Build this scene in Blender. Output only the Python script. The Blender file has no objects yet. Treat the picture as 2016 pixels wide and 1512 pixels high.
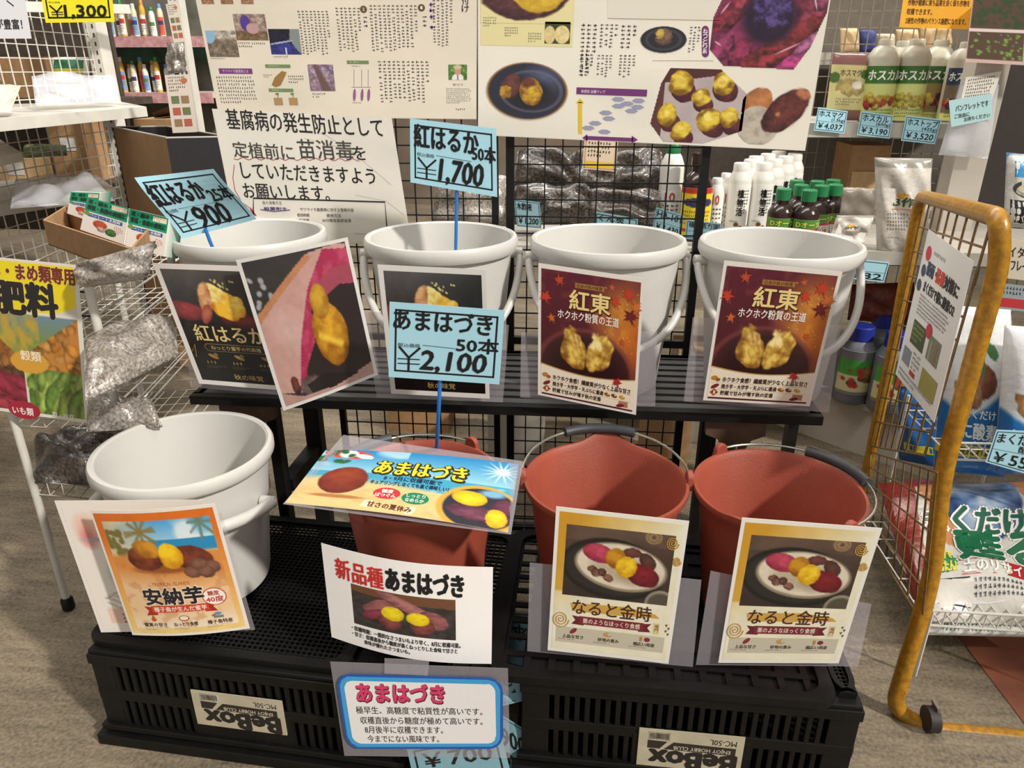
import bpy, math, random
import numpy as np
from mathutils import Vector, Matrix
SC = bpy.context.scene
COL = SC.collection
# ------------------------------------------------------------ camera
F_PX = 1450.0
CAM_H, PITCH, YAW = 1.086, math.radians(23.0), math.radians(4.5)
cd = bpy.data.cameras.new('camera'); cam = bpy.data.objects.new('camera', cd); COL.objects.link(cam)
cam.location = (0, 0, CAM_H); cam.rotation_euler = (math.pi/2-PITCH, 0, YAW)
cd.sensor_width = 36.0; cd.lens = F_PX/2016*36.0; cd.clip_start = 0.02; cd.clip_end = 60
SC.camera = cam
SC.view_settings.view_transform = 'Standard'; SC.view_settings.look = 'None'
SC.view_settings.gamma = 1.0; SC.view_settings.use_curve_mapping = False
SC.view_settings.exposure = 0.5
# ------------------------------------------------------------ light
wd = bpy.data.worlds.new('world'); SC.world = wd; wd.use_nodes = True
bg = wd.node_tree.nodes['Background']; bg.inputs[0].default_value = (1.0, 0.965, 0.92, 1); bg.inputs[1].default_value = 0.38
def sun(name, energy, angle, direction, color):
    l = bpy.data.lights.new(name, 'SUN'); l.energy = energy; l.angle = math.radians(angle); l.color = color
    o = bpy.data.objects.new(name, l); COL.objects.link(o); o.location = (0, 0, 4)
    o.rotation_euler = Vector(direction).to_track_quat('-Z', 'Y').to_euler(); return o
sun('daylight', 2.5, 3.0, (-0.67, 0.42, -0.61), (1.0, 0.95, 0.87))
def area(name, loc, size, energy, color):
    l = bpy.data.lights.new(name, 'AREA'); l.shape = 'RECTANGLE'; l.size, l.size_y = size; l.energy = energy; l.color = color
    o = bpy.data.objects.new(name, l); COL.objects.link(o); o.location = loc; return o
area('store_light', (-0.3, 1.3, 2.9), (2.6, 0.35), 26, (1.0, 0.95, 0.88))
area('store_light', (0.2, 3.4, 2.9), (3.4, 0.35), 60, (1.0, 0.96, 0.9))
# ------------------------------------------------------------ helpers
random.seed(7); RNG = np.random.default_rng(5)
FW = Vector((-math.sin(YAW)*math.cos(PITCH), math.cos(YAW)*math.cos(PITCH), -math.sin(PITCH)))
RT = Vector((math.cos(YAW), math.sin(YAW), 0)); UP = RT.cross(FW); C0 = Vector((0, 0, CAM_H))
def ray(x, y): return FW + RT*((x-1008)/F_PX) + UP*((756-y)/F_PX)
def PY(x, y, Y): d = ray(x, y); return C0 + d*(Y/d.y)
def PZ(x, y, z): d = ray(x, y); return C0 + d*((z-CAM_H)/d.z)
def PX(x, y, X): d = ray(x, y); return C0 + d*(X/d.x)
def lin(c):
    c = np.asarray(c, dtype=float)/255.0
    return np.where(c <= 0.04045, c/12.92, ((c+0.055)/1.055)**2.4)
MATS = {}
def mat(name, col, rough=0.5, metal=0.0, var=0.08, scale=40.0, bump=0.0, bscale=None, col2=None, alpha=1.0, trans=0.0, spec=0.5, coat=0.0):
    if name in MATS: return MATS[name]
    m = bpy.data.materials.new(name); m.use_nodes = True; nt = m.node_tree; b = nt.nodes['Principled BSDF']
    c = lin(col); tc = nt.nodes.new('ShaderNodeTexCoord'); nz = nt.nodes.new('ShaderNodeTexNoise')
    nz.inputs['Scale'].default_value = scale; nz.inputs['Detail'].default_value = 5
    nt.links.new(tc.outputs['Object'], nz.inputs['Vector'])
    rp = nt.nodes.new('ShaderNodeValToRGB'); rp.color_ramp.elements[0].position = 0.32; rp.color_ramp.elements[1].position = 0.68
    c2 = lin(col2) if col2 is not None else np.clip(c*(1-var*1.6), 0, 1); c1 = np.clip(c*(1+var), 0, 1) if col2 is None else c
    rp.color_ramp.elements[0].color = (*c2, 1); rp.color_ramp.elements[1].color = (*c1, 1)
    nt.links.new(nz.outputs['Fac'], rp.inputs['Fac']); nt.links.new(rp.outputs['Color'], b.inputs['Base Color'])
    b.inputs['Roughness'].default_value = rough; b.inputs['Metallic'].default_value = metal
    b.inputs['Specular IOR Level'].default_value = spec; b.inputs['Coat Weight'].default_value = coat
    b.inputs['Alpha'].default_value = alpha; b.inputs['Transmission Weight'].default_value = trans
    if bump:
        bp = nt.nodes.new('ShaderNodeBump'); bp.inputs['Strength'].default_value = bump; bp.inputs['Distance'].default_value = 0.004
        n2 = nt.nodes.new('ShaderNodeTexNoise'); n2.inputs['Scale'].default_value = bscale or scale*3; n2.inputs['Detail'].default_value = 4
        nt.links.new(tc.outputs['Object'], n2.inputs['Vector']); nt.links.new(n2.outputs['Fac'], bp.inputs['Height']); nt.links.new(bp.outputs['Normal'], b.inputs['Normal'])
    MATS[name] = m; return m
def pmat(name, rough=0.55, coat=0.0, bump=0.0, bscale=60, spec=0.4):
    """printed surface: colour read from the mesh, with a faint paper grain"""
    if name in MATS: return MATS[name]
    m = bpy.data.materials.new(name); m.use_nodes = True; nt = m.node_tree; b = nt.nodes['Principled BSDF']
    a = nt.nodes.new('ShaderNodeAttribute'); a.attribute_name = 'ink'
    tc = nt.nodes.new('ShaderNodeTexCoord'); nz = nt.nodes.new('ShaderNodeTexNoise'); nz.inputs['Scale'].default_value = 900
    nt.links.new(tc.outputs['Object'], nz.inputs['Vector'])
    mp = nt.nodes.new('ShaderNodeMapRange'); mp.inputs['To Min'].default_value = 0.86; mp.inputs['To Max'].default_value = 1.08
    nt.links.new(nz.outputs['Fac'], mp.inputs['Value'])
    mx = nt.nodes.new('ShaderNodeVectorMath'); mx.operation = 'SCALE'
    nt.links.new(a.outputs['Color'], mx.inputs[0]); nt.links.new(mp.outputs['Result'], mx.inputs['Scale'])
    nt.links.new(mx.outputs['Vector'], b.inputs['Base Color'])
    b.inputs['Roughness'].default_value = rough; b.inputs['Coat Weight'].default_value = coat; b.inputs['Coat Roughness'].default_value = 0.15
    b.inputs['Specular IOR Level'].default_value = spec
    if bump:
        bp = nt.nodes.new('ShaderNodeBump'); bp.inputs['Strength'].default_value = bump; bp.inputs['Distance'].default_value = 0.006
        n2 = nt.nodes.new('ShaderNodeTexNoise'); n2.inputs['Scale'].default_value = bscale; n2.inputs['Detail'].default_value = 5
        nt.links.new(tc.outputs['Object'], n2.inputs['Vector']); nt.links.new(n2.outputs['Fac'], bp.inputs['Height']); nt.links.new(bp.outputs['Normal'], b.inputs['Normal'])
    MATS[name] = m; return m
PAPER = pmat('printed_paper', 0.6); GLOSS = pmat('laminated_print', 0.3, 0.25); FILM = pmat('printed_film', 0.25, 0.5, 0.5, 45)
def tag(o, label=None, cat=None, group=None, kind=None):
    if label: o['label'] = label
    if cat: o['category'] = cat
    if group: o['group'] = group
    if kind: o['kind'] = kind
    return o
def thing(name, label, cat, loc, group=None, rz=0):
    o = bpy.data.objects.new(name, None); COL.objects.link(o); o.location = loc; o.rotation_euler = (0, 0, rz); o.empty_display_size = 0.05
    return tag(o, label, cat, group)
def kids(o): return [c for c in COL.objects if c.parent == o]
def dup(root, loc, rz=0, label=None, group=None, s=None):
    r = root.copy(); COL.objects.link(r); r.location = loc; r.rotation_euler = (0, 0, rz)
    if s: r.scale = (s, s, s)
    if label: r['label'] = label
    if group: r['group'] = group
    for ch in kids(root):
        c = ch.copy(); COL.objects.link(c); c.parent = r
        for g in kids(ch):
            d = g.copy(); COL.objects.link(d); d.parent = c
    return r
class MB:
    """collects boxes, tubes, lathes in world coordinates and links them as one mesh"""
    def __init__(s): s.v = []; s.f = []; s.sm = []
    def add(s, vs, fs, smooth=False):
        n = len(s.v); s.v += [tuple(p) for p in vs]; s.f += [tuple(i+n for i in f) for f in fs]; s.sm += [smooth]*len(fs); return s
    def box(s, c, size, rz=0, M=None):
        hx, hy, hz = size[0]/2, size[1]/2, size[2]/2; cs, sn = math.cos(rz), math.sin(rz); vs = []
        for z in (-hz, hz):
            for x, y in ((-hx, -hy), (hx, -hy), (hx, hy), (-hx, hy)): vs.append((c[0]+x*cs-y*sn, c[1]+x*sn+y*cs, c[2]+z))
        return s.add(vs, [(0, 3, 2, 1), (4, 5, 6, 7), (0, 1, 5, 4), (1, 2, 6, 5), (2, 3, 7, 6), (3, 0, 4, 7)])
    def prism(s, pts, h):
        """pts: 3D polygon, h: vector to sweep"""
        n = len(pts); h = Vector(h); vs = [Vector(p) for p in pts]+[Vector(p)+h for p in pts]
        return s.add(vs, [tuple(range(n-1, -1, -1)), tuple(range(n, 2*n))]+[(i, (i+1) % n, n+(i+1) % n, n+i) for i in range(n)])
    def beam(s, a, b, w, h, up=(0, 0, 1)):
        a, b = Vector(a), Vector(b); d = (b-a).normalized(); u = Vector(up); x = d.cross(u)
        if x.length < 1e-4: x = d.cross(Vector((0, 1, 0)))
        x.normalize(); y = x.cross(d); vs = []
        for p in (a, b):
            for i, j in ((-1, -1), (1, -1), (1, 1), (-1, 1)): vs.append(p+x*(i*w/2)+y*(j*h/2))
        return s.add(vs, [(0, 3, 2, 1), (4, 5, 6, 7), (0, 1, 5, 4), (1, 2, 6, 5), (2, 3, 7, 6), (3, 0, 4, 7)])
    def tube(s, path, r, n=8, closed=False, smooth=True):
        P = [Vector(p) for p in path]; m = len(P); rings = []; prev = None
        for i in range(m):
            if closed: t = P[(i+1) % m]-P[(i-1) % m]
            else: t = P[min(i+1, m-1)]-P[max(i-1, 0)]
            t.normalize()
            if prev is None:
                a = Vector((0, 0, 1)) if abs(t.z) < 0.9 else Vector((1, 0, 0)); u = t.cross(a).normalized()
            else: u = (prev-t*prev.dot(t)).normalized()
            prev = u; w = t.cross(u); rr = r[i] if isinstance(r, (list, tuple)) else r
            rings.append([P[i]+(u*math.cos(2*math.pi*k/n)+w*math.sin(2*math.pi*k/n))*rr for k in range(n)])
        vs = [p for g in rings for p in g]; fs = []
        for i in range(m if closed else m-1):
            j = (i+1) % m
            for k in range(n): fs.append((i*n+k, i*n+(k+1) % n, j*n+(k+1) % n, j*n+k))
        if not closed: fs += [tuple(range(n-1, -1, -1)), tuple(range((m-1)*n, m*n))]
        return s.add(vs, fs, smooth)
    def lathe(s, prof, c=(0, 0, 0), n=48, fn=None, caps=(True, True)):
        vs = []; fs = []; m = len(prof)
        for r, z in prof:
            for k in range(n):
                a = 2*math.pi*k/n; p = Vector((r*math.cos(a), r*math.sin(a), z))
                if fn: p = fn(p, a, r, z)
                vs.append(Vector(c)+p)
        for i in range(m-1):
            for k in range(n): fs.append((i*n+k, i*n+(k+1) % n, (i+1)*n+(k+1) % n, (i+1)*n+k))
        if caps[0]: fs.append(tuple(range(n-1, -1, -1)))
        if caps[1]: fs.append(tuple(range((m-1)*n, m*n)))
        return s.add(vs, fs, True)
    def build(s, name, m, parent=None, loc=None, bevel=0):
        if parent is not None and loc is None: base = Vector(parent.location) if parent.parent is None else Vector(parent.location)+Vector(parent.parent.location)
        elif loc is not None: base = Vector(loc)
        else:
            a = np.array(s.v); base = Vector(((a[:, 0].min()+a[:, 0].max())/2, (a[:, 1].min()+a[:, 1].max())/2, a[:, 2].min()))
        me = bpy.data.meshes.new(name); me.from_pydata([Vector(p)-base for p in s.v], [], s.f)
        me.polygons.foreach_set('use_smooth', s.sm); me.materials.append(m); me.update()
        o = bpy.data.objects.new(name, me); COL.objects.link(o)
        if parent is not None:
            o.parent = parent
            if parent.parent is None or loc is not None: pass
        else: o.location = base
        if bevel:
            b = o.modifiers.new('bevel', 'BEVEL'); b.width = bevel; b.segments = 2; b.limit_method = 'ANGLE'
        if any(s.sm):
            try: me.set_sharp_from_angle(angle=math.radians(40))
            except Exception: pass
        return o
# text outlines, cached
FC = {}
def glyphs(t, bold=0.0):
    k = (t, bold)
    if k in FC: return FC[k]
    c = bpy.data.curves.new('t', 'FONT'); c.body = t; c.resolution_u = 2; c.offset = bold; c.fill_mode = 'BOTH'
    o = bpy.data.objects.new('t', c); m = bpy.data.meshes.new_from_object(o)
    v = np.zeros(len(m.vertices)*3); m.vertices.foreach_get('co', v); v = v.reshape(-1, 3)[:, :2]
    f = [tuple(p.vertices) for p in m.polygons]
    bpy.data.objects.remove(o); bpy.data.curves.remove(c); bpy.data.meshes.remove(m)
    if len(v):
        lo = v.min(0); hi = v.max(0); v = (v-lo)/np.maximum(hi-lo, 1e-6); asp = (hi-lo)[0]/max((hi-lo)[1], 1e-6)
    else: asp = 1
    FC[k] = (v, f, asp); return FC[k]
def vnoise(h, w, sc, seed=0, oct=3):
    r = np.random.default_rng(seed); out = np.zeros((h, w)); amp = 1; tot = 0
    for o in range(oct):
        n = max(2, int(sc*2**o)); g = r.random((n+2, n+2))
        yy = np.linspace(0, n, h); xx = np.linspace(0, n, w); y0 = yy.astype(int); x0 = xx.astype(int)
        fy = (yy-y0)[:, None]; fx = (xx-x0)[None]; fy = fy*fy*(3-2*fy); fx = fx*fx*(3-2*fx)
        out += amp*((g[y0][:, x0]*(1-fx)+g[y0][:, x0+1]*fx)*(1-fy)+(g[y0+1][:, x0]*(1-fx)+g[y0+1][:, x0+1]*fx)*fy); tot += amp; amp *= 0.55
    return out/tot
class Pic:
    """small painted picture (what is printed on a sheet), 0..255 RGB"""
    def __init__(s, w, h, col=(255, 255, 255), seed=1):
        s.w, s.h = w, h; s.a = np.ones((h, w, 3))*np.array(col, float); s.m = np.ones((h, w), bool); s.seed = seed
        s.X, s.Y = np.meshgrid((np.arange(w)+.5)/w, (np.arange(h)+.5)/h); s.asp = w/h
    def nz(s, sc=6, oct=3): s.seed += 1; return vnoise(s.h, s.w, sc, s.seed, oct)
    def mix(s, k, col): k = np.clip(k, 0, 1)[..., None]; s.a = s.a*(1-k)+np.array(col, float)*k; return s
    def grad(s, c0, c1, ax='y', lo=0, hi=1, mask=None):
        t = np.clip(((s.Y if ax == 'y' else s.X)-lo)/(hi-lo), 0, 1)[..., None]; g = np.array(c0, float)*(1-t)+np.array(c1, float)*t
        if mask is None: s.a = g
        else: s.a = np.where(mask[..., None], g, s.a)
        return s
    def grain(s, amt=20, sc=12, oct=4): s.a = s.a*(1+(s.nz(sc, oct)-.5)[..., None]*amt/50.0); return s
    def ell(s, cx, cy, rx, ry, ang=0):
        t = math.radians(ang); dx = (s.X-cx)*s.asp; dy = s.Y-cy; u = dx*math.cos(t)+dy*math.sin(t); v = -dx*math.sin(t)+dy*math.cos(t)
        return np.sqrt((u/(rx*s.asp))**2+(v/ry)**2), u/(rx*s.asp), v/ry
    def blob(s, cx, cy, rx, ry, ang=0, col=(150, 60, 60), dark=None, rough=0.12, tex=0.25, soft=0.06, sc=8):
        tex *= 1.7; rough *= 1.3
        """lumpy rounded thing, lighter at its top left"""
        d, u, v = s.ell(cx, cy, rx, ry, ang); d = d+(s.nz(sc)-.5)*2*rough
        k = np.clip((1-d)/soft, 0, 1); dark = dark or [c*0.45 for c in col]
        sh = np.clip(0.85-0.55*(d**2)-0.25*v+(s.nz(sc*2, 4)-.5)*2*tex, 0, 1)[..., None]
        c = np.array(dark, float)*(1-sh)+np.array(col, float)*sh; kk = k[..., None]; s.a = s.a*(1-kk)+c*kk; return s
    def disc(s, cx, cy, rx, ry, col, ang=0, soft=0.05, ring=None):
        d, _, _ = s.ell(cx, cy, rx, ry, ang); k = np.clip((1-d)/soft, 0, 1)
        if ring: k = k*np.clip((d-ring)/soft, 0, 1)
        return s.mix(k, col)
    def band(s, y0, y1, col, x0=0, x1=1, soft=0.0): return s.mix(((s.Y >= y0) & (s.Y < y1) & (s.X >= x0) & (s.X < x1)).astype(float), col)
    def poly(s, pts, col):
        k = s.inside(pts); return s.mix(k.astype(float), col)
    def inside(s, pts):
        r = np.zeros(s.X.shape, bool); n = len(pts)
        for i in range(n):
            x1, y1 = pts[i]; x2, y2 = pts[(i+1) % n]
            if y1 == y2: continue
            c = (y1 > s.Y) != (y2 > s.Y); r ^= c & (s.X < (x2-x1)*(s.Y-y1)/(y2-y1)+x1)
        return r
    def specks(s, n, col, r=0.01, seed=3, box=(0, 0, 1, 1)):
        g = random.Random(seed)
        for i in range(n): s.disc(box[0]+(box[2]-box[0])*g.random(), box[1]+(box[3]-box[1])*g.random(), r*(.5+g.random()), r*s.asp*(.5+g.random()), col, g.random()*180, .4)
        return s
LAY = 0.00022
class Sheet:
    """thin sheet (or the skin of a bag / a bottle label) with its print: W x H drawing units, y down"""
    def __init__(s, W, H, fn, base=(240, 238, 232), thick=0.0005, n=(10, 10), lay=None, back=None, solid=True, ink0=None):
        s.W, s.H, s.fn = float(W), float(H), fn; s.v = []; s.f = []; s.c = []; s.L = lay or LAY; s.n0 = 0
        nx, ny = n; X, Y = np.meshgrid(np.linspace(0, W, nx+1), np.linspace(0, H, ny+1)); X = X.ravel(); Y = Y.ravel()
        if solid:
            s._grid(X, Y, nx, ny, 0.0, np.tile(lin(base), (len(X), 1)))
            s._grid(X, Y, nx, ny, -thick, np.tile(lin(back or base), (len(X), 1)), True)
            N = (nx+1)*(ny+1); idx = [i for i in range(nx+1)]+[j*(nx+1)+nx for j in range(1, ny+1)]+[ny*(nx+1)+i for i in range(nx-1, -1, -1)]+[j*(nx+1) for j in range(ny-1, 0, -1)]
            for a, b in zip(idx, idx[1:]+idx[:1]): s.f.append((a, N+a, N+b, b))
    def _grid(s, X, Y, nx, ny, w, cols, flip=False, mask=None):
        n = sum(len(q) for q in s.v); s.v.append(s.fn(X/s.W, Y/s.H, np.full(len(X), w))); s.c.append(cols)
        for j in range(ny):
            for i in range(nx):
                if mask is not None and not mask[j, i]: continue
                a = n+j*(nx+1)+i; q = (a, a+nx+1, a+nx+2, a+1); s.f.append(q[::-1] if flip else q)
    def _put(s, X, Y, w, faces, col):
        n = sum(len(q) for q in s.v); X = np.asarray(X, float); Y = np.asarray(Y, float)
        s.v.append(s.fn(X/s.W, Y/s.H, np.full(len(X), w))); s.c.append(np.tile(lin(col), (len(X), 1)))
        s.f += [tuple(n+i for i in f) for f in faces]
    def rect(s, x0, y0, x1, y1, col, lay=1, n=None):
        nx, ny = n or (max(1, int(abs(x1-x0)/s.W*10+.5)), max(1, int(abs(y1-y0)/s.H*10+.5)))
        X, Y = np.meshgrid(np.linspace(x0, x1, nx+1), np.linspace(y0, y1, ny+1))
        s._grid(X.ravel(), Y.ravel(), nx, ny, lay*s.L, np.tile(lin(col), (X.size, 1))); return s
    def frame(s, x0, y0, x1, y1, t, col, lay=2):
        s.rect(x0, y0, x1, y0+t, col, lay); s.rect(x0, y1-t, x1, y1, col, lay); s.rect(x0, y0, x0+t, y1, col, lay); s.rect(x1-t, y0, x1, y1, col, lay); return s
    def poly(s, pts, col, lay=2): s._put([p[0] for p in pts], [p[1] for p in pts], lay*s.L, [tuple(range(len(pts)-1, -1, -1))], col); return s
    def ell(s, cx, cy, rx, ry, col, lay=2, n=28, ang=0):
        t = math.radians(ang); pts = [(cx+rx*math.cos(a)*math.cos(t)-ry*math.sin(a)*math.sin(t), cy+rx*math.cos(a)*math.sin(t)+ry*math.sin(a)*math.cos(t)) for a in [2*math.pi*k/n for k in range(n)]]
        return s.poly(pts, col, lay)
    def star(s, cx, cy, r, col, k=7, inner=0.4, lay=2, ang=0, sq=1):
        pts = [];
        for i in range(2*k):
            a = math.pi*i/k+ang; q = r if i % 2 == 0 else r*inner; pts.append((cx+q*math.cos(a), cy+q*math.sin(a)*sq))
        n = len(pts); s._put([cx]+[p[0] for p in pts], [cy]+[p[1] for p in pts], lay*s.L, [(0, 1+(i+1) % n, 1+i) for i in range(n)], col); return s
    def line(s, pts, t, col, lay=2):
        P = np.array(pts, float); L = []; R = []
        for i in range(len(P)):
            d = P[min(i+1, len(P)-1)]-P[max(i-1, 0)]; d = d/max(np.hypot(*d), 1e-9); nrm = np.array([-d[1], d[0]])*t/2; L.append(P[i]+nrm); R.append(P[i]-nrm)
        m = len(P); V = np.array(L+R); s._put(V[:, 0], V[:, 1], lay*s.L, [(i, m+i, m+i+1, i+1)[::-1] for i in range(m-1)], col); return s
    def text(s, t, x0, y0, x1, y1, col=(20, 18, 18), bold=0.0, lay=3, slant=0.0, rot=0, drop=0.0, curve=None):
        v, f, asp = glyphs(t)
        if not len(v): return s
        u = v[:, 0].copy(); w = 1-v[:, 1]
        if rot == 180: u, w = 1-u, 1-w
        u2 = u+slant*(0.5-w)*((y1-y0)/max(x1-x0, 1e-6)); X = x0+(x1-x0)*u2; Y = y0+(y1-y0)*w+drop*u
        r = bold*(y1-y0)*1.25; dirs = [(0, 0)] if r == 0 else ([(r, 0), (-r, 0), (0, r*.8), (0, -r*.8)] if bold < .03 else [(r*math.cos(q*.785), r*math.sin(q*.785)) for q in range(8)])
        for q, (dx, dy) in enumerate(dirs): s._put(X+dx, Y+dy, (lay+.09*q)*s.L, f, col)
        return s
    def vtext(s, t, x, y, size, col=(20, 18, 18), bold=0.0, lay=3, step=1.08):
        for i, ch in enumerate(t): s.text(ch, x, y+i*size*step, x+size, y+i*size*step+size, col, bold, lay)
        return s
    def lines(s, x0, y0, x1, y1, rows, col=(60, 55, 55), vert=False, lay=2, fill=0.62, seed=None, drop=0.0):
        """body copy too small to read in the photo: rows of tiny marks"""
        g = random.Random(seed if seed is not None else int(x0*31+y0*17)); X = []; Y = []; F = []
        pitch = ((x1-x0) if vert else (y1-y0))/rows; ch = pitch*fill
        for r in range(rows):
            p = 0; ln = ((y1-y0) if vert else (x1-x0))*(1 if r < rows-1 else .6)*(0.9+.1*g.random())
            while p < ln-ch:
                for k in range(2):
                    a = p+g.random()*ch*.3; b = p+ch*(.6+.3*g.random()); c = r*pitch+ch*(g.random()*.7); d = c+ch*(.2+.15*g.random())
                    if k: a, b, c, d = p+ch*.35, p+ch*.6, r*pitch, r*pitch+ch
                    q = [(c, a), (d, a), (d, b), (c, b)] if vert else [(a, c), (b, c), (b, d), (a, d)]
                    n = len(X)
                    for (xx, yy) in q: X.append(x0+xx); Y.append(y0+yy+drop*(xx/(x1-x0)))
                    F.append((n+3, n+2, n+1, n) if not vert else (n+3, n+2, n+1, n))
                p += ch*(1.12 if g.random() > .06 else 1.9)
        if X: s._put(X, Y, lay*s.L, F, col)
        return s
    def pic(s, x0, y0, x1, y1, p, lay=1):
        X, Y = np.meshgrid(np.linspace(x0, x1, p.w), np.linspace(y0, y1, p.h))
        mk = None
        if not p.m.all(): mk = p.m[:-1, :-1] & p.m[1:, :-1] & p.m[:-1, 1:] & p.m[1:, 1:]
        s._grid(X.ravel(), Y.ravel(), p.w-1, p.h-1, lay*s.L, lin(np.clip(p.a, 0, 255)).reshape(-1, 3), mask=mk); return s
    def build(s, name, m=None, parent=None, origin=None, smooth=False):
        V = np.vstack(s.v); Cc = np.vstack(s.c)
        if parent is not None: base = np.array(parent.location)+(np.array(parent.parent.location) if parent.parent else 0)
        else: base = np.array([(V[:, 0].min()+V[:, 0].max())/2, (V[:, 1].min()+V[:, 1].max())/2, V[:, 2].min()])
        me = bpy.data.meshes.new(name); me.from_pydata((V-base).tolist(), [], s.f)
        at = me.color_attributes.new('ink', 'FLOAT_COLOR', 'POINT'); at.data.foreach_set('color', np.hstack([Cc, np.ones((len(Cc), 1))]).ravel())
        me.materials.append(m or PAPER)
        if smooth: me.polygons.foreach_set('use_smooth', [True]*len(me.polygons))
        me.update(); o = bpy.data.objects.new(name, me); COL.objects.link(o)
        if parent is not None: o.parent = parent
        else: o.location = Vector(base)
        return o
def quadfn(TL, TR, BR, BL, bulge=None):
    a, b, c, d = [np.array(p, float) for p in (TL, TR, BR, BL)]; n = np.cross(b-a, d-a); n = n/np.linalg.norm(n); n = n if np.dot(n, np.array(C0)-(a+b+c+d)/4) > 0 else -n
    def fn(u, v, w):
        P = np.outer((1-u)*(1-v), a)+np.outer(u*(1-v), b)+np.outer(u*v, c)+np.outer((1-u)*v, d)
        h = w+(bulge(u, v) if bulge else 0); return P+np.outer(h, n)
    return fn
def qpx(TL, TR, BR, BL, bulge=None):
    """corner = (photo x, photo y, distance Y in the store)"""
    return quadfn(*[PY(*p) for p in (TL, TR, BR, BL)], bulge=bulge)
def cylfn(c, r, z0, z1, a0, a1, rt=None):
    """label wrapped on a cylinder; angles in degrees, -90 faces the camera side"""
    def fn(u, v, w):
        a = np.radians(a0+(a1-a0)*u); z = z1+(z0-z1)*v; rr = (r if rt is None else rt+(r-rt)*v)+w
        return np.stack([c[0]+rr*np.cos(a), c[1]+rr*np.sin(a), c[2]+z], 1)
    return fn
# ============================================================ SETTING
M_white = mat('white_plastic', (200, 198, 193), 0.32, var=0.03, scale=9)
M_whitemetal = mat('white_enamel', (204, 200, 190), 0.4, var=0.05, scale=14)
M_orange = mat('orange_plastic', (152, 72, 54), 0.5, var=0.05, scale=20, bump=0.15, bscale=300)
M_black = mat('black_plastic', (15, 14, 14), 0.5, var=0.2, scale=30, spec=0.3)
M_blackmetal = mat('black_steel', (20, 19, 19), 0.5, var=0.2, scale=30, spec=0.3)
M_slat = mat('grey_slat', (88, 86, 86), 0.4, var=0.1, scale=25)
M_brown = mat('brown_board', (96, 72, 56), 0.6, var=0.15, scale=30)
M_card = mat('cardboard', (158, 122, 84), 0.8, var=0.08, scale=60)
M_cardlight = mat('cardboard_pale', (190, 158, 116), 0.8, var=0.06, scale=60)
M_yellow = mat('yellow_paint', (184, 132, 26), 0.35, var=0.12, scale=90, col2=(146, 100, 26), bump=0.08)
M_rust = mat('brown_wire', (120, 92, 52), 0.5, var=0.2, scale=80)
M_wire = mat('bright_wire', (205, 200, 190), 0.25, metal=0.9, var=0.1, scale=60)
M_blue = mat('blue_plastic', (44, 122, 206), 0.4, var=0.05)
M_cap_blue = mat('blue_cap_plastic', (34, 50, 150), 0.4, var=0.1)
M_cap_green = mat('green_cap_plastic', (32, 118, 70), 0.4, var=0.1)
M_dark_liquid = mat('dark_bottle', (46, 26, 22), 0.18, var=0.2, spec=0.6)
M_greybottle = mat('grey_bottle', (112, 116, 126), 0.35, var=0.08)
M_milky = mat('milky_bottle', (186, 182, 164), 0.35, var=0.04)
M_film = mat('clear_sleeve', (205, 200, 208), 0.12, alpha=0.2, var=0.02, spec=0.6)
M_clear = mat('clear_wrap', (222, 224, 230), 0.15, alpha=0.38, var=0.03, spec=0.7, bump=0.4, bscale=30)
M_silver = mat('silver_pellet_bag', (184, 176, 168), 0.22, metal=0.2, scale=190, col2=(104, 96, 88), bump=0.7, bscale=90, coat=0.4)
M_darkbag = mat('dark_soil_bag', (92, 82, 74), 0.22, scale=130, col2=(22, 18, 16), bump=1.0, bscale=110, coat=0.5)
M_redbag = mat('red_net_bag', (140, 58, 40), 0.5, scale=60, col2=(84, 34, 26), bump=0.6, bscale=50)
M_base = mat('pale_panel', (186, 178, 166), 0.6, var=0.05, scale=8)
M_tarp = mat('terracotta_floor_paint', (150, 88, 62), 0.7, scale=10, col2=(116, 66, 48))
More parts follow.
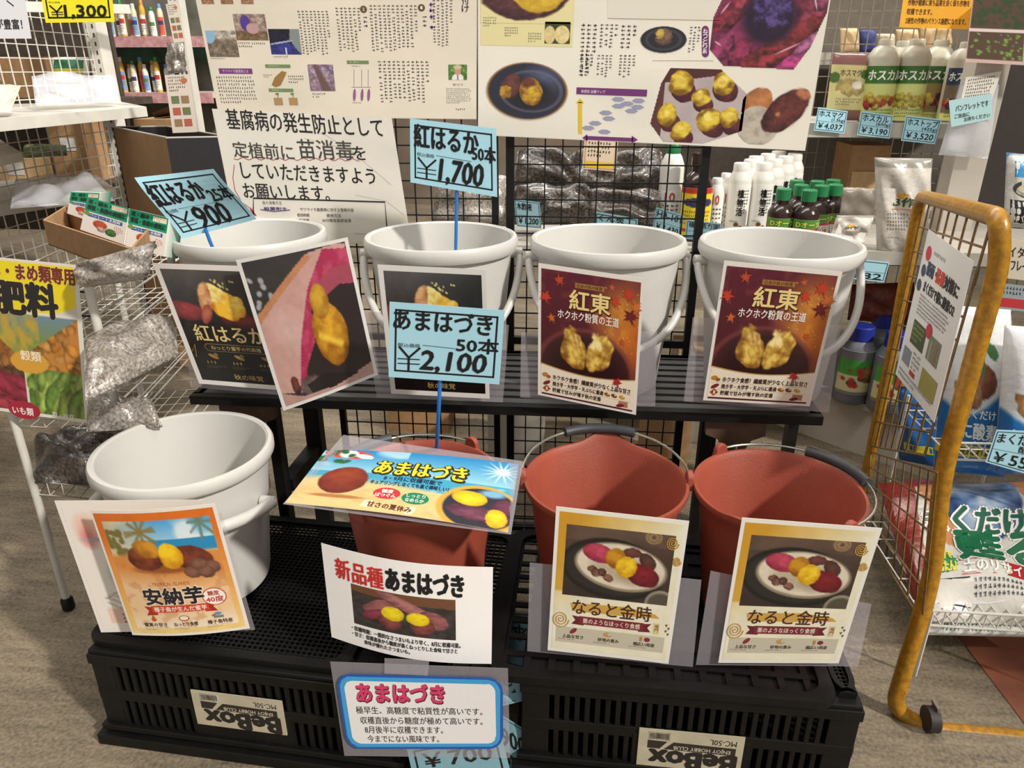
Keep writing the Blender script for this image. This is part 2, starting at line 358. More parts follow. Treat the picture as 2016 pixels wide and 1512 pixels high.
def floor_mat():
    m = bpy.data.materials.new('concrete'); m.use_nodes = True; nt = m.node_tree; b = nt.nodes['Principled BSDF']; N = nt.nodes.new; K = nt.links.new
    tc = N('ShaderNodeTexCoord'); a = N('ShaderNodeTexNoise'); a.inputs['Scale'].default_value = 3.2; a.inputs['Detail'].default_value = 6
    g = N('ShaderNodeTexNoise'); g.inputs['Scale'].default_value = 150; g.inputs['Detail'].default_value = 4
    mp = N('ShaderNodeMapping'); mp.inputs['Scale'].default_value = (1, 5.0, 1); mp.inputs['Rotation'].default_value = (0, 0, 0.9)
    st = N('ShaderNodeTexNoise'); st.inputs['Scale'].default_value = 9; st.inputs['Detail'].default_value = 8
    for n in (a, g): K(tc.outputs['Object'], n.inputs['Vector'])
    K(tc.outputs['Object'], mp.inputs['Vector']); K(mp.outputs['Vector'], st.inputs['Vector'])
    r = N('ShaderNodeValToRGB'); e = r.color_ramp.elements; e[0].position = .36; e[0].color = (*lin((80, 72, 60)), 1); e[1].position = .62; e[1].color = (*lin((142, 128, 106)), 1)
    s1 = N('ShaderNodeMath'); s1.operation = 'ADD'; s2 = N('ShaderNodeMath'); s2.operation = 'MULTIPLY_ADD'; s2.inputs[1].default_value = .45
    m1 = N('ShaderNodeMath'); m1.operation = 'MULTIPLY'; m1.inputs[1].default_value = .3; K(st.outputs['Fac'], m1.inputs[0])
    m2 = N('ShaderNodeMath'); m2.operation = 'MULTIPLY'; m2.inputs[1].default_value = .25; K(a.outputs['Fac'], m2.inputs[0])
    K(m1.outputs[0], s1.inputs[0]); K(m2.outputs[0], s1.inputs[1]); K(g.outputs['Fac'], s2.inputs[0]); K(s1.outputs[0], s2.inputs[2])
    K(s2.outputs[0], r.inputs['Fac']); K(r.outputs['Color'], b.inputs['Base Color']); b.inputs['Roughness'].default_value = .8
    bp = N('ShaderNodeBump'); bp.inputs['Strength'].default_value = .35; bp.inputs['Distance'].default_value = .004; K(s2.outputs[0], bp.inputs['Height']); K(bp.outputs['Normal'], b.inputs['Normal'])
    return m
tag(MB().box((0, 3, -0.05), (9, 8.4, 0.1)).build('floor', floor_mat()), kind='structure')
tag(MB().box((0, 6.6, 1.6), (9, 0.1, 3.4)).build('wall_back', mat('store_wall', (112, 98, 84), 0.8, var=0.2, scale=3)), kind='structure')
for n_, x_ in (('wall_left', -4.45), ('wall_right', 4.45)): tag(MB().box((x_, 3, 1.6), (.1, 8.4, 3.4)).build(n_, MATS['store_wall']), kind='structure')
fp = [PZ(1885, 1250, .002), PZ(2060, 1238, .002), PZ(2200, 1512, .002), PZ(2060, 1480, .002)]
tag(MB().prism([(p.x, p.y, 0.0) for p in fp], (0, 0, .002)).build('trim_1', M_tarp), kind='structure')
# ============================================================ BENCH and GRID PANELS
BZ = 0.496
bench = thing('display_bench', 'black slatted display bench carrying the row of four white buckets', 'bench', (-0.13, 1.42, 0))
b = MB()
for i in range(9): b.box((-0.13, 1.305+i*0.033, BZ-.006), (1.2, 0.02, 0.012))
b.build('slat', M_slat, bench)
b = MB(); b.box((-0.13, 1.285, BZ-.009), (1.22, 0.02, 0.018)).box((-0.13, 1.572, BZ-.012), (1.22, .02, .024)).box((-.73, 1.43, BZ-.012), (.02, .28, .024)).box((.47, 1.43, BZ-.012), (.02, .28, .024)).build('frame', M_blackmetal, bench)
def leg(px, py, Y, w):
    p = PY(px, py, Y); return MB().box((p.x, Y, (BZ-.03)/2), (w, .03, BZ-.03)).build('leg', M_blackmetal, bench), p.x
leg(536, 800, 1.35, .022); leg(618, 830, 1.52, .036); leg(1392, 860, 1.52, .034); leg(1560, 830, 1.56, .022)
x1 = PY(618, 830, 1.52).x
MB().beam((x1, 1.52, .26), (x1-.015, 1.36, .25), .03, .03).build('side_stretcher', M_blackmetal, bench)
def bracket(px, Y, half):
    x = PY(px, 800, Y).x; w1, w2 = .056, .02
    pts = [(x-w1, Y, BZ-.018), (x+w1, Y, BZ-.018), (x+w1, Y, BZ-.052), (x+w2+.012, Y, BZ-.062), (x+w2, Y, BZ-.085), (x+w2, Y, BZ-.22), (x-w2, Y, BZ-.22), (x-w2, Y, BZ-.085), (x-w2-.012, Y, BZ-.062), (x-w1, Y, BZ-.052)]
    o = MB().prism(pts, (0, .016, 0)).build('bracket', M_brown, bench); o['label'] = 'brown T-shaped wooden bracket'
    MB().lathe([(.001, 0), (.006, .0), (.006, .004), (.001, .006)], (0, 0, 0), 12).build('bolt', M_wire, o, loc=(0, 0, 0)).location = (x-bench.location.x, Y-.006-bench.location.y, BZ-.075)
bracket(1455, 1.29, 0); bracket(484, 1.29, 0)
def grid_panel(name, label, x0, x1, Y, z0, z1, pitch, r, fr, m, group=None):
    t = thing(name, label, 'grid panel', ((x0+x1)/2, Y, z0), group)
    b = MB()
    for x in (x0, x1): b.box((x, Y, (z0+z1)/2), (fr, fr, z1-z0))
    for z in (z0+fr/2, z1-fr/2, BZ+.02): b.box(((x0+x1)/2, Y, z), (x1-x0, fr*.8, fr))
    b.build('panel_frame', m, t); b = MB()
    n = int((x1-x0)/pitch)
    for i in range(1, n+1): b.box((x0+i*(x1-x0)/(n+1), Y, (z0+z1)/2), (r, r, z1-z0))
    n = int((z1-z0)/pitch)
    for i in range(1, n+1): b.box(((x0+x1)/2, Y+r, z0+i*(z1-z0)/(n+1)), (x1-x0, r, r))
    b.build('wire_mesh', m, t); return t
GY = 1.60
xa0, xa1, xb0, xb1 = PY(678, 840, GY).x, PY(979, 840, GY).x, PY(1005, 840, GY).x, PY(1372, 480, GY).x
grid_panel('grid_panel', 'black wire grid panel behind second bucket, carrying handwritten notice', xa0, xa1, GY, 0.0, 1.45, .037, .0028, .014, M_blackmetal)
grid_panel('grid_panel', 'black wire grid panel behind the red-leaf posters, holding large white potato poster', xb0, xb1, GY, 0.0, 1.45, .037, .0028, .017, M_blackmetal)
b = MB(); gx0, gx1 = -.235, -.055
for i in range(6): b.box((gx0+i*(gx1-gx0)/5, 1.28, .05), (.003, .58, .003))
for i in range(17): b.box(((gx0+gx1)/2, 1.0+i*.0355, .0526), (gx1-gx0, .003, .003))
for x in (gx0+.01, gx1-.01):
    for y in (1.02, 1.54): b.box((x, y, .025), (.006, .006, .05))
tag(b.build('floor_rack', M_blackmetal), 'low black wire rack lying flat on the floor between the two crates', 'wire rack')
# ============================================================ CRATES and TRAYS
def crate(name, label, c, W, D, H, rz, lab):
    t = thing(name, label, 'crate', (c[0], c[1], 0), None); cs, sn = math.cos(rz), math.sin(rz)
    def at(x, y, z): return (c[0]+x*cs-y*sn, c[1]+x*sn+y*cs, z)
    b = MB()
    def bx(x, y, z, sx, sy, sz): b.box(at(x, y, z), (sx, sy, sz), rz)
    bx(0, 0, .011, W+.03, D+.03, .022); bx(0, 0, .034, W+.014, D+.014, .012); bx(0, 0, H-.004, W, D, .008); bx(0, 0, H-.018, W+.006, D+.006, .02)
    for sx in (-1, 1):
        for sy in (-1, 1): bx(sx*(W/2-.02), sy*(D/2-.02), H/2, .04, .04, H-.01)
    for sy in (-1, 1):
        bx(0, sy*(D/2-.003), H*.53, W, .008, .022); n = int((W-.08)/.0158)
        for i in range(n+1): bx(-(W-.08)/2+i*(W-.08)/n, sy*(D/2-.003), H/2, .0085, .006, H-.02)
    for sx in (-1, 1):
        bx(sx*(W/2-.003), 0, H*.53, .008, D, .022); n = int((D-.08)/.0158)
        for i in range(n+1): bx(sx*(W/2-.003), -(D-.08)/2+i*(D-.08)/n, H/2, .006, .0085, H-.02)
    bx(lab[0], -D/2+.002, H*.3, lab[1]+.02, .008, H*.46)
    b.build('body', M_black, t, bevel=0.0015)
    lx, lw, lz0, lz1 = lab
    f = quadfn(at(lx-lw/2, -D/2-.004, lz1), at(lx+lw/2, -D/2-.004, lz1), at(lx+lw/2, -D/2-.004, lz0), at(lx-lw/2, -D/2-.004, lz0))
    s = Sheet(100, 58, f, (186, 176, 152), .002); K = (40, 34, 32)
    s.pic(0, 0, 100, 58, Pic(60, 36, (186, 176, 152), 4).grain(8, 6)); s.rect(9, 3, 30, 15, (222, 218, 208)); g = random.Random(4)
    for i in range(16): s.rect(11+i*1.1, 5, 11+i*1.1+.3+.5*g.random(), 13, K, 2)
    s.text('MC-50L', 68, 7, 93, 15, K, rot=180, lay=3)
    s.poly([(9, 16), (93, 18), (93, 29), (9, 28)], (52, 42, 38)); s.text('ENJOY HOBBY CLUB', 34, 20, 88, 27, (205, 196, 172), .01, rot=180, lay=4)
    s.poly([(20, 29), (24, 29), (34, 16), (28, 16)], (186, 176, 152), 3)
    s.text('BeBox', 12, 30, 94, 56, K, .05, rot=180, lay=3)
    o = s.build('label_plate', PAPER, t); o['label'] = 'beige label with upside-down lettering'
    return t
CL = (-.502, 1.062); CR = (.212, 1.068)
crate('plastic_crate', 'black slotted plastic crate under the tall white bucket, front left', CL, .53, .37, .2, math.radians(-4.2), (-.008, .16, .068, .143))
crate('plastic_crate', 'black slotted plastic crate under the two orange buckets on the right', CR, .52, .37, .2, math.radians(-2.0), (.012, .165, .038, .12))
def tray(label, c, W, D, z, rz, pitch, rimw, h):
    t = thing('mesh_tray', label, 'tray', (c[0], c[1], z)); cs, sn = math.cos(rz), math.sin(rz)
    def at(x, y, zz): return (c[0]+x*cs-y*sn, c[1]+x*sn+y*cs, zz)
    b = MB(); r = .03; pts = []
    for (qx, qy, a0) in ((W/2-r, D/2-r, 0), (-W/2+r, D/2-r, 90), (-W/2+r, -D/2+r, 180), (W/2-r, -D/2+r, 270)):
        for k in range(5): a = math.radians(a0+k*22.5); pts.append((qx+r*math.cos(a), qy+r*math.sin(a)))
    k = 1-rimw*2/W; k2 = 1-rimw*2/D; n = len(pts)
    vs = [at(x, y, z) for x, y in pts]+[at(x, y, z+h) for x, y in pts]+[at(x*k, y*k2, z+h) for x, y in pts]+[at(x*k, y*k2, z) for x, y in pts]
    fs = []
    for i in range(n):
        j = (i+1) % n
        for q in range(4): fs.append((q*n+i, q*n+j, ((q+1) % 4)*n+j, ((q+1) % 4)*n+i))
    b.add(vs, fs).build('rim', M_black, t); b = MB()
    w, d = W-rimw*2, D-rimw*2
    for i in range(int(w/pitch)+1): b.box(at(-w/2+i*pitch, 0, z+.003), (pitch*.28, d, .004), rz)
    for i in range(int(d/pitch)+1): b.box(at(0, -d/2+i*pitch, z+.0035), (w, pitch*.28, .004), rz)
    b.build('mesh_base', M_black, t); return t
tray('black fine mesh tray under the tall white bucket', (-.547, 1.09), .46, .40, .2, math.radians(-4.2), .0095, .018, .012)
tray('small black mesh tray under the first orange bucket', (-.205, 1.10), .215, .36, .2, math.radians(-4), .012, .016, .012)
tray('wide black grid tray with rounded lip under the two right orange buckets', (.165, 1.075), .535, .405, .2, math.radians(-2), .04, .02, .014)
tray('black tray edge sticking out at right end of the right crate', (.453, 1.08), .034, .38, .2, math.radians(-2), .008, .008, .012)
# ============================================================ BUCKETS
def white_bucket(label, c, rz, group=None, k=1.0, hk=1.05, lz=.246, droop=.15, fwd=.135, hr=.0075):
    t = thing('white_bucket', label, 'bucket', c, group); hk *= k
    prof = [(.100, 0), (.112, .002), (.114, .012), (.1365, .232), (.1365, .252), (.1475, .256), (.151, .262), (.151, .274), (.148, .280), (.142, .281), (.138, .278), (.135, .262), (.131, .236), (.108, .014), (.06, .010), (.001, .010)]
    MB().lathe([(r*k, z*hk) for r, z in prof], c, 64, caps=(True, False)).build('body', M_white, t)
    pts = []; R = .1535*k
    def w(x, y, z): return Vector((c[0]+x*math.cos(rz)-y*math.sin(rz), c[1]+x*math.sin(rz)+y*math.cos(rz), c[2]+z))
    for i in range(33):
        a = math.pi*i/32; pts.append(w(R*math.copysign(abs(math.cos(a))**.8, math.cos(a)), -math.sin(a)*fwd*k, lz*hk-math.sin(a)*droop*k))
    MB().tube(pts, hr*k, 12).build('handle', M_white, t)
    for sx in (-1, 1):
        p = w(sx*.146*k, 0, lz*hk); d = Vector((sx*math.cos(rz), sx*math.sin(rz), 0))
        MB().tube([p-d*.012, p+d*.013, p+d*.0145], [.0105, .0105, .008], 12).build('lug', M_white, t)
    return t
for lab, x, y, rz in (('white bucket at left end of bench, 25本 price card stuck in it', -.640, 1.43, .25), ('white bucket on bench in front of handwritten notice, blue 1,700 yen card above', -.252, 1.43, 0.12), ('white bucket on bench third from the left, left red-leaf poster before it', .074, 1.432, .1), ('white bucket at right end of bench, right red-leaf poster before it', .397, 1.42, .06)):
    white_bucket(lab, (x, y, BZ), rz, 'white buckets on the bench')
white_bucket('tall white bucket standing low on the left crate with handle hanging right', (-.660, 1.088, .213), -.1, None, 1.0, .97, .183, -.02, .155, .0105)
def orange_bucket(label, c, spout, lug, group, k=1.0, hz=.0):
    t = thing('orange_bucket', label, 'bucket', c, group)
    def fn(p, a, r, z):
        d = (a-spout+math.pi) % (2*math.pi)-math.pi; g = math.exp(-(d/.24)**2); h = max(0, (z-.08)/.155)
        q = 1+.12*g*h*h; return Vector((p.x*q, p.y*q, z+(.016*g*h**3)))
    prof = [(.085, 0), (.1, .001), (.102, .01), (.128, .222), (.137, .226), (.139, .232), (.138, .238), (.133, .238), (.127, .228), (.098, .012), (.05, .006), (.001, .006)]
    MB().lathe([(r*k, z*k) for r, z in prof], c, 72, fn, caps=(True, False)).build('body', M_orange, t)
    P = []; R = .141*k
    for i in range(29):
        a = lug+math.pi*i/28; s = math.sin(math.pi*i/28); P.append((c[0]+R*(1+.05*s)*math.cos(a), c[1]+R*(1+.05*s)*math.sin(a), c[2]+.244*k+hz*s))
    MB().tube(P, .0022, 6).build('wire_handle', M_wire, t)
    g = P[10:19]; MB().tube(g, .0095, 10).build('grip', mat('grey_grip', (58, 60, 64), .5), t)
    for q in (0, math.pi):
        a = lug+q; p = Vector((c[0]+R*math.cos(a), c[1]+R*math.sin(a), c[2]+.225*k)); b = MB()
        pts = []; tx = Vector((-math.sin(a), math.cos(a), 0)); nx = Vector((math.cos(a), math.sin(a), 0))
        for j in range(13):
            th = math.pi*j/12; pts.append(p+tx*(.013*math.cos(th))+Vector((0, 0, .018+.013*math.sin(th))))
        pts += [p-tx*.016, p+tx*.016]; b.prism([q_-nx*.006 for q_ in pts], nx*.01); b.build('lug', M_orange, t, bevel=.002)
    return t
orange_bucket('orange bucket under the blue beach banner', (-.242, 1.075, .214), math.radians(-50), math.radians(58), 'orange buckets on the crates')
orange_bucket('middle orange bucket with pouring lip at its back', (.073, 1.092, .214), math.radians(88), math.radians(3), 'orange buckets on the crates', 1.0, .016)
orange_bucket('right orange bucket with pouring lip at its front', (.357, 1.085, .214), math.radians(-126), math.radians(-58), 'orange buckets on the crates')
# ============================================================ YELLOW CART
def arc(P, n=5, r=.03):
    """round the corners of a polyline"""
    P = [Vector(p) for p in P]; out = [P[0]]
    for i in range(1, len(P)-1):
        a = (P[i-1]-P[i]); b = (P[i+1]-P[i]); rr = min(r, a.length*.45, b.length*.45); A = P[i]+a.normalized()*rr; B = P[i]+b.normalized()*rr
        for k in range(n+1): t = k/n; out.append(A*(1-t)**2+P[i]*2*t*(1-t)+B*t*t)
    return out+[P[-1]]
yc = thing('hand_cart', 'yellow tubular hand cart with wire side and a white flyer, far right', 'cart', PZ(1790, 1420, 0))
path = [PY(1700, 962, 1.86), PY(1757, 690, 1.86), PY(1812, 385, 1.86), PY(1968, 428, 1.12), PY(1968, 520, 1.12), PY(1856, 930, 1.12), PY(1835, 1140, 1.10), PY(1757, 1395, 1.06), PY(1830, 1436, 1.04), PY(2110, 1462, 1.03)]
MB().tube(arc(path, 6, .06), .0145, 14).build('tube_frame', M_yellow, yc)
def sidept(u, v):
    """wire side of the cart between the far and the near upright"""
    far = PY(1819-105*v, 398+480*v, 1.84); near = PY(1950-130*v, 442+455*v, 1.13); return far*(1-u)+near*u
b = MB()
for i in range(9): b.tube([sidept(i/8, 0), sidept(i/8, .55), sidept(i/8, 1.0)], .0022, 5)
for j in range(11): b.tube([sidept(0, j/10), sidept(1, j/10)], .0022, 5)
b.build('wire_side', M_rust, yc)
b = MB(); A = PY(1712, 880, 1.84)
for i in range(9):
    u = i/8; p = PY(1715+130*u, 890+40*u, 1.74-.68*u); q = PY(1700+115*u, 1040+185*u, 1.64-.56*u); b.tube([p, q], .002, 5)
for j in range(6):
    v = j/5; p = PY(1715-15*v, 890+150*v, 1.74-.10*v); q = PY(1845-30*v, 930+295*v, 1.06+.02*v); b.tube([p, q], .002, 5)
b.build('lower_wire_side', M_rust, yc)
cw = PY(1815, 1475, 1.03); b = MB(); b.tube([(cw.x-.009, 1.03, .024), (cw.x+.009, 1.03, .024)], .023, 16).build('caster_wheel', mat('dark_rubber', (44, 40, 38), .6), yc)
MB().beam((cw.x+.012, 1.035, .02), (cw.x+.004, 1.035, .056), .005, .024, (0, 1, 0)).build('caster_fork', mat('grey_fork', (120, 110, 96), .5), yc)
# flyer clipped to the wire side of the cart
def cart_flyer():
    P = [PY(1828, 451, 1.60), PY(1917, 515, 1.13), PY(1839, 832, 1.08), PY(1763, 736, 1.58)]
    s = Sheet(100, 128, quadfn(*P), (230, 228, 224), .0006, (4, 4)); K = (40, 40, 50)
    s.ell(15, 17, 7, 6, (200, 56, 70), 2); s.lines(28, 12, 80, 17, 1, (110, 110, 116)); s.text('豪雨・', 20, 22, 44, 33, (60, 70, 96), .04); s.text('猛暑', 44, 22, 62, 33, (206, 70, 50), .04); s.text('対策に', 63, 22, 90, 33, K, .04)
    s.ell(12, 32, 6, 5, (60, 76, 110), 2); s.ell(9, 45, 6, 5, (70, 80, 100), 2); s.text('まくだけで根に酸素O2', 22, 38, 90, 47, K, .03)
    s.lines(18, 50, 88, 68, 6, (110, 108, 110)); s.rect(18, 72, 52, 92, (70, 84, 56), 2); s.lines(20, 74, 50, 90, 4, (180, 190, 120), lay=3); s.ell(56, 71, 7, 6, (190, 60, 74), 3); s.rect(60, 72, 84, 92, (120, 130, 110), 2); s.rect(64, 76, 68, 92, (160, 150, 130), 3); s.rect(74, 75, 79, 92, (150, 110, 90), 3)
    s.rect(8, 98, 30, 112, (130, 140, 150), 2); s.lines(34, 96, 56, 112, 4, (90, 90, 96)); s.rect(34, 112, 48, 116, (190, 50, 60), 2); s.rect(60, 100, 92, 118, (156, 150, 80), 2); s.lines(6, 118, 92, 126, 2, (110, 110, 116))
    tag(s.build('flyer', PAPER), 'white printed flyer fastened to the wire side of the yellow cart', 'flyer')
cart_flyer()
# ============================================================ PRINTED SHEETS
K = (22, 20, 20)
def invq(q, x, y):
    """photo point -> (u, v) on a sheet whose photo corners are q (TL, TR, BR, BL)"""
    a, b, c, d = [np.array(p[:2], float) for p in q]; u = v = .5; P = np.array([x, y], float)
    for _ in range(25):
        f = a*(1-u)*(1-v)+b*u*(1-v)+c*u*v+d*(1-u)*v-P; du = (b-a)*(1-v)+(c-d)*v; dv = (d-a)*(1-u)+(c-b)*u
        J = np.array([du, dv]).T; u, v = np.array([u, v])-np.linalg.solve(J, f)
    return u, v
def sheet(q, W=100, H=None, base=(236, 232, 224), bulge=None, thick=.0005, n=(12, 12), **k):
    a, b, c, d = [PY(*p) for p in q]
    if H is None: H = W*((d-a).length+(c-b).length)/((b-a).length+(c-d).length)
    s = Sheet(W, H, quadfn(a, b, c, d, bulge), base, thick, n, **k); s.q = q; return s
def put(s, name, label, cat, group=None, m=None, sleeve=None, kids_=()):
    """link a sheet as a thing; with a sleeve it becomes Empty > sheet + sleeve"""
    if not sleeve and not kids_: return tag(s.build(name, m), label, cat, group)
    V = np.vstack(s.v); base = ((V[:, 0].min()+V[:, 0].max())/2, V[:, 1].mean(), V[:, 2].min())
    t = thing(name, label, cat, base, group); s.build('sheet', m, t)
    for qq in (sleeve or []):
        f = qpx(*qq); e = Sheet(10, 10, f, (255, 255, 255), .0006, (3, 3)); o = e.build('clear_sleeve', M_film, t); o['label'] = 'clear plastic sleeve'
    return t
def cyl(h, ph=0.0): return lambda u, v: h*np.sin(np.pi*np.clip(u, 0, 1))
# ---- bucket posters: deep red with maple leaves
def maple(q, name, label, sleeve, flip=0):
    s = sheet(q, 100, 128, (234, 228, 220)); p = Pic(96, 96, (70, 24, 38), 11)
    p.grad((92, 28, 46), (74, 22, 30)); d, _, _ = p.ell(.86, .42, .34, .42); p.mix(np.clip(1.2-d, 0, 1)*(.6+.7*p.nz(5)), (232, 164, 56)); d, _, _ = p.ell(.97, .62, .25, .5); p.mix(np.clip(1-d, 0, .7), (190, 92, 30))
    p.mix(np.clip((p.nz(9)-.55)*2, 0, .35), (150, 70, 60))
    d, _, _ = p.ell(.47, .95, .5, .42); p.mix(np.clip((1-d)*9, 0, 1), (72, 30, 32)); p.mix(np.clip((1-d)*2.2, 0, .85)*(p.Y > .6), (36, 18, 20))
    p.mix(np.clip(1-np.abs(d-.98)*14, 0, .6), (128, 66, 62))
    for cx, an in ((.345, -18), (.60, 24)):
        p.blob(cx, .745, .135, .215, an, (238, 204, 96), (130, 82, 24), .26, .75, .07, 6)
        p.blob(cx+(.02 if an < 0 else -.02), .66, .08, .1, an, (252, 234, 160), (196, 150, 60), .5, .9, .3, 11)
        for k_ in range(4): p.mix(np.clip(1-np.abs((p.X-cx-.06*(k_-1.5))-(p.Y-.74)*(.35 if an < 0 else -.45)+(p.nz(5)-.5)*.09)*60, 0, .5)*np.clip((p.nz(7)-.42)*6, 0, 1)*(p.ell(cx, .745, .12, .2, an)[0] < 1), (150, 100, 36))
    p.specks(40, (220, 180, 90), .006, 5, (.6, .1, 1, .7))
    x, y = p.X, p.Y; p.m = y < .935+.065*np.sin(np.pi*(x*.9+.05))
    s.rect(3, 60, 97, 124, (236, 226, 204), 1); s.pic(3, 4, 97, 99, p, 2)
    s.line([(3+94*i/20, 4+95*(.935+.065*math.sin(math.pi*(i/20*.9+.05)))) for i in range(21)], .8, (196, 150, 70), 3)
    for x, y, r, c in ((20, 12, 6, (190, 70, 40)), (7, 29, 7, (196, 60, 40)), (13, 48, 5, (206, 100, 40)), (74, 24, 6.5, (196, 64, 36)), (86, 16, 8, (190, 60, 36)), (94, 26, 7, (206, 110, 50)), (89, 35, 8.5, (110, 24, 34)), (82, 60, 4, (190, 80, 30)), (79, 99, 6, (176, 40, 44)), (70, 12, 4, (190, 90, 60))):
        s.star(x, y, r, c, 5, .3, 4, random.random()*6); s.star(x, y, r*.72, c, 7, .5, 5, random.random()*6); s.line([(x, y), (x+r*.5, y+r)], .5, c, 4)
    s.rect(35, 12.5, 63, 17, (160, 116, 60), 3); s.text('日本の秋の味覚', 37, 13, 61, 16.5, (90, 46, 30), lay=4)
    s.text('紅東', 30.6, 19.6, 69.6, 38, (60, 22, 20), .03, 4); s.text('紅東', 30, 19, 69, 37, (240, 214, 140), .02, 5)
    s.text('ホクホク粉質の王道', 19, 38.5, 78, 47, (250, 240, 230), .012, 5)
    s.text('ホクホク食感！繊維質が少なく上品な甘さ', 15, 103.5, 93, 108.5, (60, 36, 34), .02, 3); s.text('焼き芋・大学芋・天ぷらに最適', 15, 110.5, 66, 115, (60, 36, 34), .02, 3); s.text('貯蔵で甘みが増す秋の定番', 15, 117, 64, 121.5, (60, 36, 34), .02, 3)
    for y in (109.3, 116): s.rect(6, y, 94, y+.3, (200, 186, 160), 2)
    s.ell(7.5, 105, 3, 2.2, (190, 130, 50), 3); s.ell(11, 106.5, 2, 1.6, (150, 90, 60), 4); s.ell(9, 113, 4, 1.8, (120, 40, 50), 3, ang=-30); s.poly([(9, 115.5), (13, 119), (9, 122.5), (5, 119)], (156, 70, 40), 3); s.text('1', 8.2, 117.5, 9.8, 120.6, (240, 220, 190), .02, 4)
    for x, c in ((70, (150, 90, 40)), (77, (110, 66, 40)), (85, (204, 150, 60))): s.ell(x, 113, 3, 1.8, c, 3, ang=15); s.ell(x+1, 112.4, 1.2, .8, (232, 190, 90), 4)
    s.rect(82, 117, 91, 122.5, (176, 120, 90), 3); s.ell(83.5, 121.5, 4, 1.6, (120, 36, 46), 4, ang=-12)
    s.rect(4, 124, 96, 125.5, (74, 30, 44), 2)
    return put(s, name, label, 'poster', None, GLOSS, sleeve)
maple([(1060, 518, 1.225), (1269, 548, 1.225), (1252, 817, 1.245), (1059, 777, 1.245)], 'variety_poster', 'dark red maple-leaf poster before third bench bucket, left of its twin',
      [[(1026, 655, 1.248), (1294, 652, 1.248), (1290, 800, 1.254), (1024, 782, 1.254)]])
maple([(1426, 513, 1.225), (1659, 535, 1.225), (1594, 800, 1.245), (1384, 788, 1.245)], 'variety_poster', 'dark red maple-leaf poster before the rightmost bench bucket',
      [[(1364, 625, 1.248), (1656, 640, 1.248), (1632, 812, 1.254), (1346, 790, 1.254)]])
# ---- black posters
def beniharuka(q, label, sleeve, bulge=None):
    s = sheet(q, 100, 124, (232, 226, 220), bulge); p = Pic(90, 112, (22, 18, 18), 21)
    p.grad((96, 92, 92), (20, 16, 16), 'y', 0, .55); p.mix(np.clip(p.X-.3, 0, .75)*(p.Y < .6), (34, 32, 30)); p.grain(14, 8)
    p.blob(.12, .36, .2, .085, 8, (170, 72, 72), (84, 28, 32), .08, .3); p.blob(.78, .46, .36, .09, 10, (120, 46, 44), (40, 16, 16), .1, .3)
    p.mix(np.clip((p.Y-.43)*9, 0, 1)*.92, (17, 14, 14))
    p.blob(.55, .3, .19, .13, 14, (250, 196, 56), (196, 104, 20), .26, .7, .08, 5); p.blob(.47, .2, .13, .085, -8, (255, 238, 156), (230, 176, 60), .5, .8, .1, 9); p.blob(.69, .25, .07, .05, -50, (255, 226, 120), (230, 160, 40), .5, .6, .1, 9); p.blob(.36, .25, .07, .15, 14, (240, 190, 130), (160, 84, 50), .15, .5, .1)
    p.blob(.32, .38, .05, .1, 28, (196, 110, 86), (120, 56, 46), .1, .3); p.blob(.66, .33, .11, .06, -20, (255, 222, 100), (226, 150, 30), .3, .5, .2, 9)
    p.specks(16, (255, 232, 140), .012, 8, (.42, .08, .72, .16))
    s.pic(5, 5, 96, 119, p, 1)
    s.text('紅はるか', 15, 59, 83, 76, (222, 196, 130), .012, 3)
    for o, c in ((0, (150, 126, 76)), (.5, (22, 18, 16))): s.poly([(24+4*math.cos(a)-o*math.copysign(1, -math.cos(a))*-1+(50 if math.cos(a) > 0 else 0), 82.5+(4-o)*math.sin(a)) for a in [2*math.pi*i/24+.01 for i in range(24)]], c, 2 if o == 0 else 3)
    s.text('ねっとり蜜芋の代表種', 26, 80.3, 74, 84.6, (190, 164, 110), .01, 4)
    for x in (25, 50, 76):
        s.ell(x, 92, 5, 1.8, (150, 116, 60), 2, ang=25); s.ell(x+3, 90, 2, 2, (120, 96, 52), 3); s.lines(x-9, 97, x+9, 100.4, 1, (160, 134, 90), fill=.9); s.lines(x-10, 102, x+10, 105.5, 2, (110, 94, 66))
    s.text('秋の味覚', 38, 110, 66, 116, (170, 140, 84), .01, 3); s.line([(6, 88), (11, 80), (8, 94)], .7, (170, 120, 50), 2)
    return put(s, 'variety_poster', label, 'poster', None, GLOSS, sleeve)
beniharuka([(300, 518, 1.222), (508, 525, 1.222), (596, 772, 1.245), (392, 755, 1.245)], 'black roasted-potato poster before the leftmost bench bucket, half behind pink photo sheet', [[(360, 640, 1.249), (640, 650, 1.249), (640, 785, 1.256), (376, 762, 1.256)]])
beniharuka([(743, 521, 1.225), (956, 531, 1.225), (964, 785, 1.245), (770, 775, 1.245)], 'black variety poster on second bench bucket, mostly covered by blue 2,100 yen card', [[(713, 612, 1.249), (1002, 640, 1.249), (990, 792, 1.256), (742, 782, 1.256)]])
